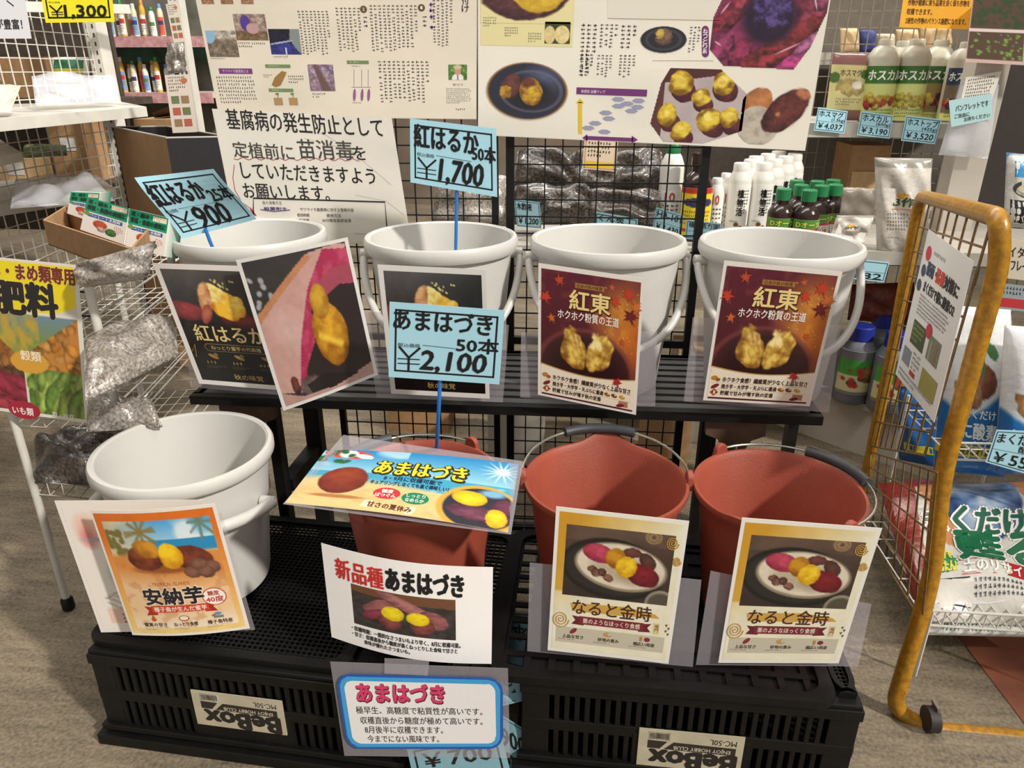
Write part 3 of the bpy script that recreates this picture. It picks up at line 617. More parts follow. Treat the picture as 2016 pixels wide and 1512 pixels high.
# ---- pink sweet potato photo sheet
s = sheet([(464, 512, 1.20), (684, 467, 1.20), (744, 738, 1.20), (558, 809, 1.20)], 100, 132, (234, 230, 226), lambda u, v: .006*np.sin(np.pi*u)); p = Pic(100, 132, (58, 54, 52), 31)
p.grain(16, 6); p.specks(14, (170, 170, 176), .03, 3, (.02, .12, .2, .4))
p.poly([(0, .36), (.62, .03), (.9, 0), (1, .02), (.5, .62), (.3, .95), (0, .9)], (206, 160, 150)); d, _, _ = p.ell(.3, .5, .3, .3, -40); p.mix(np.clip(.8-d, 0, .6), (224, 190, 184))
p.mix(p.inside([(0, .36), (.62, .03), (.66, .06), (0, .42)]).astype(float)*.8, (196, 130, 80))
p.poly([(.78, .02), (1, .05), (1, .3), (.75, .32), (.5, .66), (.34, .98), (.22, .92), (.36, .6), (.56, .26)], (176, 44, 84)); p.mix(np.clip((p.nz(14, 4)-.45)*2.2, 0, .5)*p.inside([(.78, .02), (1, .05), (1, .3), (.75, .32), (.5, .66), (.34, .98), (.22, .92), (.36, .6), (.56, .26)]), (216, 104, 130))
p.poly([(.56, .34), (.74, .2), (1, .18), (1, .92), (.75, .96), (.3, .97), (.34, .8), (.5, .62)], (44, 32, 32)); p.poly([(.66, .24), (.8, .16), (1, .16), (1, .3), (.86, .28), (.7, .34)], (168, 72, 92))
p.blob(.36, .92, .14, .1, -30, (120, 100, 96), (30, 24, 24), .3, .5, .2); p.blob(.18, .88, .05, .07, 0, (120, 60, 50), (60, 30, 30), .3, .5)
p.poly([(0, .9), (.24, .97), (.62, .97), (1, .9), (1, 1), (0, 1)], (190, 150, 140)); p.poly([(.3, .9), (.5, .86), (.86, .94), (.6, .975), (.34, .97)], (34, 26, 26))
p.blob(.67, .60, .17, .24, -4, (226, 168, 44), (150, 92, 16), .07, .55, .05, 6); p.blob(.64, .36, .09, .13, 4, (216, 166, 52), (150, 96, 24), .06, .4, .1); p.mix(np.clip(1-np.abs((p.Y-.62)-(p.X-.62)*.55)*22, 0, .8)*(p.ell(.67, .62, .12, .14)[0] < 1), (250, 206, 70)); p.grain(6, 20)
s.pic(4, 3, 97, 129, p, 1); put(s, 'photo_sheet', 'tilted photo sheet of pink-skinned cut sweet potato between the two left bench buckets', 'photo sheet', None, GLOSS)
# ---- blue hand-lettered price cards on sticks
SKY = (172, 220, 236)
def price(q, label, name1, cnt, yen, boxes, stick, bulge=None, W=100):
    s = sheet(q, W, None, SKY, bulge); H = s.H; t = 2.0
    s.frame(5, 6, W-5, H-6, 1.7, K, 1)
    boxes = [(q_[0], q_[1]*H, q_[2], q_[3]*H) for q_ in boxes]
    s.text(name1, *boxes[0], K, .024, 3); s.text(cnt, *boxes[1], K, .024, 3); s.text(yen, *boxes[2], K, .026, 4, .12)
    x0, y0, x1, y1 = boxes[3]; m = (x0+x1)/2; h = y1-y0
    s.line([(x0+1, y0), (m, y0+h*.45)], t, K, 3); s.line([(x1, y0), (m, y0+h*.45)], t, K, 3); s.line([(m, y0+h*.42), (m, y1)], t, K, 3); s.line([(x0, y0+h*.52), (x1, y0+h*.5)], .9, K, 3); s.line([(x0, y0+h*.72), (x1, y0+h*.7)], .9, K, 3)
    s.text('税込価格', *boxes[4], (50, 50, 56), .0, 3); s.line([(boxes[4][2]+2, boxes[4][1]+1), (boxes[1][0]-1, boxes[4][1]+2)], .5, (70, 80, 90), 2)
    V = np.vstack(s.v); t_ = thing('price_card', label, 'price card', (V[:, 0].mean(), V[:, 1].mean(), V[:, 2].min())); s.build('card', PAPER, t_)
    MB().tube(stick, .0034, 8).build('stick', M_blue, t_)
# stroke weights follow the marker pen of each card
price([(767, 594, 1.13), (994, 611, 1.13), (983, 757, 1.135), (765, 742, 1.135)], 'blue 2,100 yen price card on blue stick above first orange bucket', 'あまはづき', '50本', '2,100', [(4, .08, 90, .34), (60, .39, 97, .59), (29, .60, 87, .90), (8, .57, 28, .89), (8, .52, 28, .575)], [PY(869, 700, 1.14), PY(866, 760, 1.142), PY(861, 860, 1.15), PZ(856, 960, .23)])
price([(273, 349, 1.32), (427, 332, 1.32), (499, 433, 1.31), (351, 472, 1.31)], 'blue 25本 900 yen price card curling over the left end bench bucket', '紅はるか', '25本', '900', [(3, .12, 66, .48), (67, .30, 97, .57), (30, .57, 73, .93), (6, .61, 27, .92), (4, .54, 18, .6)], [PY(404, 450, 1.33), PY(413, 474, 1.335), PY(424, 500, 1.34), PY(440, 560, 1.36)], lambda u, v: .014*np.cos(np.pi*v)-.012*np.sin(np.pi*u))
price([(807, 233, 1.44), (977, 253, 1.44), (979, 388, 1.44), (808, 359, 1.44)], 'blue 50本 1,700 yen price card standing behind second bench bucket', '紅はるか', '50本', '1,700', [(5, .07, 79, .42), (72, .28, 99, .51), (34, .55, 84, .94), (8, .58, 30, .91), (8, .50, 28, .56)], [PY(899, 345, 1.445), PY(899, 400, 1.447), PY(898, 450, 1.45), PY(896, 560, 1.45)])
# ---- beach banner
s = sheet([(642, 885, 1.06), (1021, 914, 1.06), (1000, 1048, .912), (561, 990, .912)], 150, 100, (220, 214, 200), lambda u, v: .006*np.sin(np.pi*u)); p = Pic(150, 100, (60, 140, 190), 41)
p.grad((40, 128, 186), (150, 200, 214), 'y', 0, .42); p.mix(np.clip((p.nz(5)-.5)*4, 0, .6)*(p.Y < .5)*(p.X < .45), (226, 236, 238)); p.mix(((p.Y > .4) & (p.Y < .62)).astype(float)*.9, (58, 150, 182)); p.mix(np.clip((p.nz(8)-.55)*4, 0, .8)*((p.Y > .42) & (p.Y < .62)), (190, 222, 226))
p.mix(np.clip((p.Y-.52-.1*(p.X-.2)+(p.nz(4)-.5)*.12)*14, 0, 1), (222, 188, 128)); p.mix(np.clip((p.nz(16)-.5)*2, 0, .3)*(p.Y > .65), (190, 150, 96))
p.disc(.14, .09, .13, .075, (214, 66, 58), 8); p.disc(.14, .085, .05, .072, (240, 236, 230), 8); p.disc(.225, .12, .05, .04, (236, 230, 226), 20); p.specks(20, (40, 96, 60), .022, 3, (.0, .0, .16, .24))
p.blob(.19, .55, .115, .24, 4, (150, 66, 48), (92, 34, 30), .04, .2, .06); p.disc(.2, .82, .16, .035, (170, 116, 66), 0, .4)
for k in range(14): p.mix(np.clip(1-np.abs((p.X-.925)*p.asp*math.sin(k*.449)-(p.Y-.17)*math.cos(k*.449))*90, 0, 1)*np.clip(1-p.ell(.925, .17, .12, .2)[0], 0, 1), (250, 246, 214))
p.disc(.925, .17, .025, .04, (255, 252, 226), 0, .6)
p.disc(.85, .75, .2, .34, (206, 160, 64)); p.disc(.855, .75, .175, .295, (44, 42, 56)); p.disc(.9, .52, .08, .07, (120, 170, 200), 0, .5)
p.blob(.85, .83, .16, .11, 14, (120, 66, 86), (56, 28, 40), .1, .4); p.blob(.96, .7, .06, .13, 10, (110, 54, 76), (60, 30, 40), .1, .4)
p.blob(.80, .62, .085, .11, 14, (246, 210, 40), (206, 150, 20), .1, .35); p.blob(.935, .85, .05, .13, -4, (246, 214, 48), (206, 150, 20), .1, .35)
s.pic(0, 0, 150, 100, p, 1)
s.text('あまはづき', 46.6, 17.6, 114, 41, (40, 34, 20), .07, 2); s.text('あまはづき', 46.5, 17.5, 113.5, 40, (246, 206, 50), .02, 4)
s.text('8・9月に収穫可能で', 56, 43, 98, 50, (30, 40, 66), .02, 3); s.text('キュアリングしなくても直ぐ美味しい！', 48, 51.5, 104, 58, (30, 40, 66), .02, 3)
s.ell(63, 71, 9.5, 8.8, (200, 46, 52), 2); s.text('糖度', 59, 65, 67, 70.5, (250, 240, 236), .02, 3); s.text('ばつぐん', 55.5, 71.5, 70, 77, (250, 240, 236), .02, 3)
s.ell(83.5, 74, 9.5, 8.8, (30, 124, 84), 2); s.text('しっとり', 77, 68, 90, 73, (246, 240, 230), .01, 3); s.text('なめらか', 77, 74.5, 90, 80, (246, 240, 230), .01, 3)
s.poly([(51, 84), (87, 87), (85, 98), (49, 94)], (238, 222, 180), 2); s.text('甘さの夏休み', 53.5, 85.5, 84, 93.5, (92, 52, 36), .02, 3, drop=2.5)
V = np.vstack(s.v); t_ = put(s, 'beach_banner', 'blue beach-scene banner lying across the first orange bucket', 'banner', None, GLOSS, [[(676, 856, 1.105), (1030, 908, 1.066), (1006, 1052, .909), (557, 992, .909)]])
# ---- new variety card
s = sheet([(630, 1072, .905), (970, 1120, .905), (967, 1311, .885), (651, 1258, .885)], 108, 74, (236, 232, 228), lambda u, v: .02*np.sin(np.pi*u)-.005, n=(20, 8)); p = Pic(110, 66, (56, 50, 46), 51)
p.grain(40, 14); p.mix((p.Y < .16+.1*p.X).astype(float)*.9, (120, 76, 46)); p.mix(np.clip((np.abs(np.sin(p.Y*70-p.X*9))-.8)*4, 0, .6)*(p.Y < .24), (80, 46, 28))
p.blob(.3, .4, .22, .16, -28, (164, 100, 96), (96, 50, 54), .08, .35); p.blob(.55, .3, .36, .13, 30, (172, 112, 106), (104, 60, 62), .07, .4); p.blob(.78, .56, .16, .2, 40, (150, 90, 88), (84, 46, 50), .08, .4); p.blob(.24, .62, .16, .12, -26, (150, 60, 76), (84, 30, 44), .1, .3)
p.blob(.37, .72, .115, .24, 0, (140, 72, 66), (70, 34, 34), .08, .35); p.blob(.68, .74, .12, .23, 0, (140, 72, 66), (70, 34, 34), .08, .35)
p.blob(.4, .52, .115, .18, -6, (238, 214, 30), (196, 160, 10), .06, .4, .08, 14); p.blob(.64, .56, .115, .16, 4, (238, 214, 30), (196, 160, 10), .06, .4, .08, 14)
s.pic(18, 25, 85, 56, p, 1); s.text('新品種', 8.5, 8, 40, 23.5, (196, 44, 38), .02, 3); s.text('あまはづき', 42, 6.5, 90, 22.5, K, .035, 3)
s.text('・収穫時期：一般的なさつまいもより早く、8月に収穫可能。', 16, 58, 88, 61.8, (50, 44, 44), .02, 3); s.text('・甘さ：収穫直後から糖度が高くねっとりした食味で甘さと', 16, 62.6, 86, 66.2, (50, 44, 44), .02, 3); s.text('食味が優れたさつまいも。', 24, 67, 55, 70.4, (50, 44, 44), .02, 3)
put(s, 'notice_card', 'white curved card 新品種 with yellow sweet potato photo below the beach banner', 'card', None, PAPER)
# ---- blue-outlined handwritten card
s = sheet([(650, 1303, .836), (1000, 1318, .836), (1002, 1486, .836), (676, 1486, .836)], 105, 52, (255, 255, 255), solid=False)
def rrect(x0, y0, x1, y1, r, jit=0, seed=1):
    g = random.Random(seed); P = []
    for qx, qy, a0 in ((x1-r, y1-r, 0), (x0+r, y1-r, 90), (x0+r, y0+r, 180), (x1-r, y0+r, 270)):
        for k in range(7): a = math.radians(a0+k*15); P.append((qx+r*math.cos(a)+jit*(g.random()-.5), qy+r*math.sin(a)+jit*(g.random()-.5)))
    return P
s2 = sheet([(660, 1326, .833), (990, 1335, .833), (990, 1474, .833), (684, 1474, .833)], 105, 46, (238, 236, 236), solid=False)
for k, (o, c) in enumerate(((0, (36, 88, 180)), (1.6, (66, 160, 216)), (4.6, (236, 233, 232)))): s2.poly(rrect(o, o*.8, 105-o, 46-o*.8, 9-o*.8, .5, k), c, 1+k)
s2.text('あまはづき', 12.2, 5.4, 68.2, 16.4, (90, 24, 44), .06, 4); s2.text('あまはづき', 12, 5, 68, 16, (216, 64, 108), .03, 5)
for t_, x, y, x1_ in (('極早生、高糖度で粘質性が高いです。', 10, 19, 92), ('収穫直後から糖度が極めて高いです。', 12, 25.3, 92), ('8月後半に収穫できます。', 14, 31.2, 66), ('今までにない風味です。', 15, 37, 63)): s2.text(t_, x, y, x1_, y+4.6, (44, 36, 36), .006, 4)
V = np.vstack(s2.v); ht = thing('hanging_card', 'handwritten white card with pink heading and bright blue outline hanging at the bottom', 'card', (V[:, 0].mean(), V[:, 1].mean(), V[:, 2].min())); s2.build('sheet', PAPER, ht)
e = Sheet(10, 10, qpx((650, 1303, .836), (1000, 1316, .836), (1004, 1492, .836), (678, 1488, .836)), (255, 255, 255), .0006, (3, 3)); e.build('clear_sleeve', M_film, ht)['label'] = 'clear plastic sleeve'
e = Sheet(10, 10, qpx((757, 1296, .8342), (845, 1300, .8342), (842, 1330, .8318), (757, 1326, .8318)), (255, 255, 255), .0004, (3, 3)); e.build('tape_strip', M_film, ht)['label'] = 'clear tape'
# ---- island poster
s = sheet([(176, 1004, .893), (423, 991, .90), (492, 1237, .90), (261, 1250, .893)], 100, 106, (234, 226, 214), lambda u, v: .008*np.sin(np.pi*u)); p = Pic(100, 106, (222, 122, 44), 61)
p.grad((216, 110, 36), (236, 206, 130), 'y', .1, 1); p.grain(6, 10)
I = (p.X > .06) & (p.X < .95) & (p.Y > .07) & (p.Y < .95); q = Pic(100, 106, (230, 200, 160), 62); q.grad((70, 160, 220), (196, 224, 236), 'y', .05, .3); q.mix(np.clip((q.nz(4)-.5)*4, 0, .8)*(q.Y < .3), (244, 244, 240)); q.band(.22, .32, (40, 140, 190), .35, 1); q.mix(np.clip(.5-q.X, 0, .4)*2*(q.Y < .34), (216, 190, 140))
q.specks(26, (120, 110, 60), .03, 4, (.06, .14, .3, .34)); 
for k in range(9): q.mix(np.clip(1-np.abs((q.X-.36)*math.sin(k*.75)-(q.Y-.15)*math.cos(k*.75))*70, 0, 1)*(q.ell(.36, .17, .14, .12)[0] < 1), (140, 120, 66))
for k in range(7): q.mix(np.clip(1-np.abs((q.X-.86)*math.sin(k*.8)-(q.Y-.1)*math.cos(k*.8))*60, 0, 1)*(q.ell(.88, .13, .12, .12)[0] < 1), (110, 130, 110))
q.mix(np.clip((q.Y-.31-(q.nz(4)-.5)*.04)*30, 0, 1), (214, 140, 70)); q.mix(np.clip((q.Y-.5+.12*np.abs(q.X-.7))*6, 0, 1), (234, 196, 150)); q.mix(np.clip((q.Y-.8)*6, 0, 1), (240, 228, 206)); q.mix(np.clip((q.nz(12)-.55)*3, 0, .3)*(q.Y > .34), (180, 100, 50))
q.disc(.5, .45, .34, .05, (150, 84, 40), 0, .5)
q.blob(.34, .36, .16, .105, 4, (150, 70, 40), (84, 34, 24), .08, .4); q.blob(.37, .29, .115, .075, 12, (216, 150, 44), (150, 90, 24), .15, .5); q.blob(.72, .375, .18, .1, 14, (130, 60, 40), (70, 30, 24), .06, .4); q.blob(.56, .35, .095, .1, -10, (250, 206, 40), (206, 140, 16), .15, .5)
for x, y, rx in ((.70, .49, .07), (.77, .43, .08), (.87, .46, .065), (.81, .5, .07)): q.blob(x, y, rx, .05, 10, (140, 96, 76), (84, 52, 44), .05, .3)
p.a = np.where(I[..., None], q.a, p.a); s.rect(0, 0, 100, 106, (234, 226, 214), 1); s.pic(2, 2.5, 97.5, 103.5, p, 2)
s.text('TROPICAL ISLANDS', 33, 59, 64, 62, (170, 90, 40), 0, 3); s.text('安納芋', 22.7, 63.8, 72.4, 78.4, (246, 230, 206), .06, 3); s.text('安納芋', 23, 64, 72, 78, (40, 34, 44), .03, 5)
s.ell(80, 74, 9.6, 7.5, (196, 66, 40), 3); s.ell(80, 74, 8.8, 6.8, (246, 236, 222), 4); s.text('糖度', 75.5, 69, 84.5, 73, (180, 50, 40), .02, 5); s.text('40度', 73, 73.8, 87, 78.6, (180, 50, 40), .02, 5)
s.poly([(20, 79.5), (30, 80.5), (30, 87), (20, 87.5), (23, 83.5)], (170, 44, 34), 3); s.poly([(80, 78.5), (70, 79.5), (70, 86), (80, 86.5), (77, 82.5)], (170, 44, 34), 3); s.rect(26, 79, 74, 85, (206, 66, 48), 4); s.text('種子島が生んだ蜜芋', 28, 80, 72, 84.2, (248, 230, 210), .02, 5)
for x, t_ in ((25, '蜜質の甘さ'), (51, 'ねっとり食感'), (79, '種子島特産')): s.text(t_, x-10, 94, x+10, 97.4, (84, 46, 36), .02, 4); s.lines(x-11, 98, x+11, 101, 2, (110, 70, 56))
s.poly([(25, 87), (27.5, 91.5), (25, 93), (22.5, 91.5)], (190, 90, 40), 4); s.ell(51, 90.5, 4.4, 2.4, (150, 70, 50), 4); s.ell(51, 90.3, 3.6, 1.8, (244, 226, 206), 5); s.rect(75, 90.5, 83, 92.6, (120, 130, 120), 4); s.ell(79, 88.8, 3, 1.3, (90, 150, 180), 4); s.ell(75.5, 90, 1.6, 1, (206, 90, 60), 5)
put(s, 'variety_poster', 'orange island poster with palms and blue sea before the low white bucket', 'poster', None, GLOSS, [[(330, 1010, .91), (436, 1010, .91), (502, 1240, .91), (360, 1248, .905)]])
s = sheet([(107, 986, .915), (400, 984, .92), (470, 1240, .92), (199, 1245, .915)], 100, 106, (236, 228, 218)); p = Pic(70, 74, (236, 228, 218), 71)
d, _, _ = p.ell(.5, .5, .34, .24, -20); p.mix(np.clip(1-np.abs(d-.8)*5, 0, .8), (168, 196, 190)); p.disc(.14, .2, .12, .16, (236, 176, 150), 0, .8); p.disc(.13, .26, .08, .1, (216, 130, 130), 0, .8); p.disc(.22, .27, .2, .02, (170, 170, 176), 0, .6)
for k in range(6): p.mix(np.clip(1-np.abs(p.Y-.72-k*.025-.03*np.sin(p.X*22+k))*120, 0, .8)*(p.X > .1)*(p.X < .5), (150, 140, 130))
p.band(.82, .95, (232, 196, 180), .08, .6); s.pic(3, 3, 97, 103, p, 1); s.lines(20, 90, 42, 99, 3, (70, 60, 60))
put(s, 'variety_poster', 'pale washed-out poster almost hidden behind the orange island poster', 'poster', None, PAPER)
# ---- golden chestnut posters
def naruto(q, label, sleeve):
    s = sheet(q, 100, 113, (238, 234, 224)); b = Pic(50, 56, (236, 230, 204), 81); d = b.X*.8+b.Y*1.1; b.mix(np.clip(1.1-d*1.3, 0, 1)*.95, (206, 148, 30)); b.mix(np.clip(.4-b.X, 0, .3)*(b.Y < .55)*2.6, (206, 150, 40)); b.grain(5, 8); s.pic(3, 3, 97, 110, b, 1)
    p = Pic(100, 70, (74, 58, 50), 82); p.grad((86, 66, 58), (54, 44, 40)); p.grain(12, 8); p.mix(np.clip((p.nz(3)-.4)*2, 0, .4)*(p.Y < .2), (120, 96, 80))
    p.disc(.46, .56, .5, .43, (30, 28, 28), 6); p.disc(.45, .56, .47, .38, (46, 42, 40), 6, .1)
    p.disc(.53, .52, .445, .34, (150, 134, 112), 6); p.disc(.53, .51, .42, .31, (222, 210, 188), 6); p.disc(.53, .52, .34, .25, (188, 172, 146), 6, .5); p.grain(7, 10); p.disc(.68, .6, .2, .2, (140, 120, 100), 0, .9)
    p.blob(.32, .36, .16, .13, 14, (206, 80, 104), (130, 30, 56), .06, .3); p.blob(.62, .3, .09, .07, 0, (120, 66, 62), (60, 34, 34), .05, .3); p.blob(.77, .4, .1, .09, 40, (96, 60, 54), (50, 30, 30), .08, .3)
    p.blob(.475, .40, .095, .145, 0, (206, 146, 36), (140, 86, 14), .08, .45); p.blob(.73, .6, .17, .16, 18, (140, 34, 44), (76, 14, 24), .06, .35); p.blob(.58, .5, .095, .16, 30, (248, 208, 46), (196, 140, 14), .14, .5)
    for x, y, a in ((.27, .58, 20), (.35, .62, -10), (.42, .68, 20), (.3, .63, 50)): p.blob(x, y, .055, .06, a, (150, 104, 84), (40, 22, 22), .25, .6)
    p.disc(.93, .98, .15, .2, (150, 142, 120), 0); p.disc(.93, .98, .135, .17, (84, 76, 66), 0, .2)
    for r in (.5, .8): p.disc(.8, .06, .1*r, .12*r, (150, 124, 84), 0, .1, r*.8)
    s.pic(9, 11.5, 92, 65, p, 2)
    gold = (196, 150, 60)
    s.poly([(16, 71), (60, 69.5), (84, 73), (88, 76), (60, 77), (18, 77.5)], (206, 162, 76), 2); s.text('なると金時', 18, 67.5, 81, 79.5, (74, 40, 34), .012, 3)
    s.poly([(18, 81), (28, 82), (28, 88.5), (18, 88), (21, 84.5)], (104, 34, 46), 2); s.poly([(82, 81), (72, 82), (72, 88.5), (82, 88), (79, 84.5)], (104, 34, 46), 2); s.rect(24, 81, 76, 87.5, (124, 40, 54), 3); s.text('栗のようなほっくり食感', 27, 82.2, 73, 86.4, (240, 220, 200), .015, 4)
    for cx, cy, R in ((9, 85, 7), (90, 17, 5), (95, 30, 3.5)):
        s.line([(cx+R*(1-k/40)*math.cos(k*.5), cy+R*(1-k/40)*math.sin(k*.5)) for k in range(38)], .7, gold, 4)
    s.rect(84, 80, 88.5, 89, (222, 200, 150), 2); s.vtext('鳴門', 85, 81, 3, (120, 90, 50))
    for i in range(4): s.poly([(93+(i % 2)*2, 80+i*2.4), (95+(i % 2)*2, 80+i*2.4), (94+(i % 2)*2, 82.2+i*2.4)], (100, 80, 50), 3)
    s.rect(6, 91, 94, 104, (198, 192, 172), 2); s.ell(20, 93.8, 3.4, 1.7, (140, 44, 54), 3, ang=-40); s.ell(48, 94, 3.6, 2, (196, 150, 90), 3); s.ell(49.5, 93.4, 2, 1.2, (198, 192, 172), 4); s.rect(74, 92.5, 76, 96, (180, 130, 60), 3); s.ell(80, 94.4, 2.4, 1.8, (130, 44, 56), 3)
    for x, t_ in ((20, '上品な甘さ'), (49, '砂地の恵み'), (78, '幅広い用途')): s.text(t_, x-8.5, 97, x+8.5, 100, (80, 54, 44), .015, 4); s.lines(x-12, 100.8, x+12, 102.6, 1, (90, 66, 56))
    return put(s, 'variety_poster', label, 'poster', None, GLOSS, sleeve)
naruto([(1095, 997, .895), (1357, 1026, .895), (1316, 1307, .905), (1078, 1280, .905)], 'golden-bordered poster with plate photo before the middle orange bucket', [[(1043, 1108, .908), (1381, 1142, .908), (1364, 1313, .912), (1038, 1282, .912)]])
naruto([(1461, 1019, .895), (1737, 1040, .895), (1651, 1306, .905), (1414, 1305, .905)], 'golden-bordered poster with plate photo before the rightmost orange bucket', [[(1399, 1124, .908), (1716, 1190, .908), (1690, 1312, .912), (1370, 1309, .912)]])
# ---- big sheets hung on the grid panels
UY = 1.578
class PS:
    """draw on a sheet with photo pixel boxes"""
    def __init__(s, sh): s.s = sh
    def p(s, x, y): u, v = invq(s.s.q, x, y); return u*s.s.W, v*s.s.H
    def b(s, x0, y0, x1, y1):
        a = s.p(x0, (y0+y1)/2)[0]; c = s.p(x1, (y0+y1)/2)[0]; t = s.p((x0+x1)/2, y0)[1]; d = s.p((x0+x1)/2, y1)[1]; return a, t, c, d
    def text(s, t, x0, y0, x1, y1, *a, **k): s.s.text(t, *s.b(x0, y0, x1, y1), *a, **k)
    def rect(s, x0, y0, x1, y1, *a, **k): s.s.rect(*s.b(x0, y0, x1, y1), *a, **k)
    def lines(s, x0, y0, x1, y1, *a, **k): s.s.lines(*s.b(x0, y0, x1, y1), *a, **k)
    def pic(s, x0, y0, x1, y1, p, lay=1): s.s.pic(*s.b(x0, y0, x1, y1), p, lay)
    def line(s, pts, t, *a, **k): s.s.line([s.p(*q) for q in pts], t, *a, **k)
q = [(372, -66, UY), (941, -66, UY), (938, 235, UY), (431, 229, UY)]
s = sheet(q, 560, 300, (226, 216, 198)); o = PS(s); s.pic(1, 1, 559, 299, Pic(60, 34, (226, 216, 198), 91).grain(5, 4), 1); TX = (112, 104, 98)
def scene(w, h, top, bot, hz, seed, extra=None):
    p = Pic(w, h, top, seed); p.grain(16, 5); p.mix(np.clip((p.Y-hz)*12, 0, 1), bot); p.grain(40, 10); p.grain(30, 18)
    if extra: extra(p)
    return p
o.pic(463, 23, 527, 74, scene(44, 36, (150, 130, 120), (120, 96, 70), .6, 92, lambda p: (p.disc(.35, .35, .16, .3, (84, 60, 140)), p.disc(.55, .55, .2, .2, (190, 150, 150)))), 2)
o.pic(408, 55, 468, 107, scene(42, 36, (170, 160, 146), (120, 106, 90), .3, 93, lambda p: p.disc(.1, .15, .22, .35, (140, 180, 206))), 2)
o.pic(533, 52, 594, 102, scene(42, 36, (30, 30, 44), (50, 52, 120), .5, 94, lambda p: (p.poly([(.7, 0), (1, 0), (1, 1), (.85, .8), (.65, .4)], (130, 140, 136)), p.disc(.4, .52, .4, .03, (170, 180, 206), -10), p.disc(.5, .85, .03, .15, (200, 210, 226)))), 2)
o.pic(611, 122, 661, 176, scene(36, 38, (150, 128, 146), (140, 116, 130), .5, 95, lambda p: (p.poly([(.2, 0), (.35, 0), (.85, 1), (.5, 1)], (110, 84, 80)), p.poly([(.5, 0), (1, .25), (1, .4)], (110, 96, 130)))), 2)
o.pic(884, 122, 920, 153, scene(30, 26, (96, 140, 70), (80, 120, 56), .5, 96, lambda p: (p.disc(.5, .95, .32, .4, (232, 230, 226)), p.disc(.5, .95, .05, .4, (110, 110, 116)), p.disc(.5, .4, .17, .3, (206, 150, 120)), p.disc(.5, .18, .2, .14, (206, 190, 160)))), 2)
for x in (398, 437, 478): o.pic(x-3, -20, x+22, 4, scene(14, 14, (170, 130, 100), (150, 110, 84), .5, x), 2)
o.rect(431, 130, 498, 141, (120, 60, 126), 2); o.text('サツマイモ基腐病とは', 438, 132, 490, 139, (226, 206, 226), .0, 4)
for x0, y0, x1 in ((524, 122, 574), (531, 171, 580), (686, 114, 729)): o.rect(x0, y0, x1, y0+7, (116, 138, 90), 2); o.lines(x0+6, y0+1.5, x1-4, y0+6, 1, (220, 226, 200), lay=4, fill=.8)
o.lines(430, 146, 510, 204, 8, TX); o.lines(470, 78, 526, 90, 2, TX); o.lines(414, 109, 466, 113, 1, TX); o.lines(540, 105, 592, 110, 1, TX); o.lines(520, 142, 540, 150, 2, TX); o.lines(570, 144, 606, 162, 3, TX); o.lines(618, 180, 646, 192, 2, TX)
s.poly([o.p(*z) for z in ((557, 135), (567, 138), (555, 164), (545, 168), (537, 163), (543, 148))], (156, 116, 62), 3)
for x in (542, 572): o.rect(x, 190, x+17, 205, (176, 138, 90), 3); o.line([(x+8, 190), (x+8, 182)], 1.2, (90, 140, 70), 3); s.ell(*o.p(x+6, 182), 4, 2, (90, 140, 70), 4)
for x0, y0, x1, y1, r in ((594, 16, 656, 108, 8), (668, 10, 718, 102, 6), (733, 5, 828, 100, 11), (854, -40, 895, 100, 5), (750, 114, 850, 205, 11), (598, -60, 700, -10, 9), (730, -60, 840, -6, 9)): o.lines(x0, y0, x1, y1, r, TX, True)
for x, y in ((719, 14), (832, 11)): s.ell(*o.p(x, y), 7, 7, (96, 74, 56), 2); o.text('2' if x < 800 else '1', x-2, y-3, x+2, y+3, (230, 220, 200), .02, 4)
o.lines(720, 26, 729, 75, 1, (120, 100, 130), True, fill=.8); o.lines(835, 25, 844, 82, 1, (120, 100, 130), True, fill=.8); o.lines(848, 0, 860, 95, 1, (130, 90, 150), True, fill=.85); s.vtext('植え付け', *o.p(910, -40), 14, (44, 40, 40), .01)
o.lines(880, 170, 930, 203, 8, TX); o.text('柚木 ゆうき', 893, 160, 912, 165, TX, .0); o.lines(898, 212, 930, 218, 1, TX); o.lines(695, 124, 730, 128, 1, TX)
for x in (700, 715, 728): o.line([(x, 132), (x, 168)], .8, (120, 96, 110), 2); s.ell(*o.p(x+1, 184), 3, 13, (150, 96, 140), 3, ang=8)
o.line([(695, 168), (733, 168)], .8, TX, 2); o.lines(697, 199, 732, 203, 1, TX)
put(s, 'printed_page', 'large magazine page with small farm photos hung top left on the grid', 'paper sheet', None, PAPER)
q = [(417, 214, UY-.006), (771, 231, UY-.006), (810, 480, UY-.006), (470, 478, UY-.006)]
s = sheet(q, 340, 246, (228, 222, 210)); o = PS(s); s.pic(1, 1, 339, 245, Pic(50, 36, (228, 222, 210), 101).grain(4, 4), 1)
for t_, x0, y0, x1, y1, dr in (('基腐病の発生防止として', 447, 221, 752, 258, 4), ('定植前に', 459, 277, 578, 307, 3), ('苗消毒', 588, 273, 696, 310, 0), ('を', 696, 285, 720, 311, 0), ('していただきますよう', 475, 319, 737, 350, 5), ('お願いします。', 479, 358, 648, 388, 3)): o.text(t_, x0, y0, x1, y1, (36, 32, 32) if '苗' not in t_ and '定' not in t_ else (74, 70, 66), .008, 3, drop=dr)
RD = (186, 44, 60)
o.line([(460+i*4.2, 308+2.4*math.sin(i*1.1)+i*.05) for i in range(60)], 1.3, RD, 2); o.line([(461, 320), (458, 345), (462, 370), (476, 394), (497, 410)], 1.4, RD, 2); s.poly([o.p(*z) for z in ((493, 404), (506, 422), (493, 421))], RD, 3)
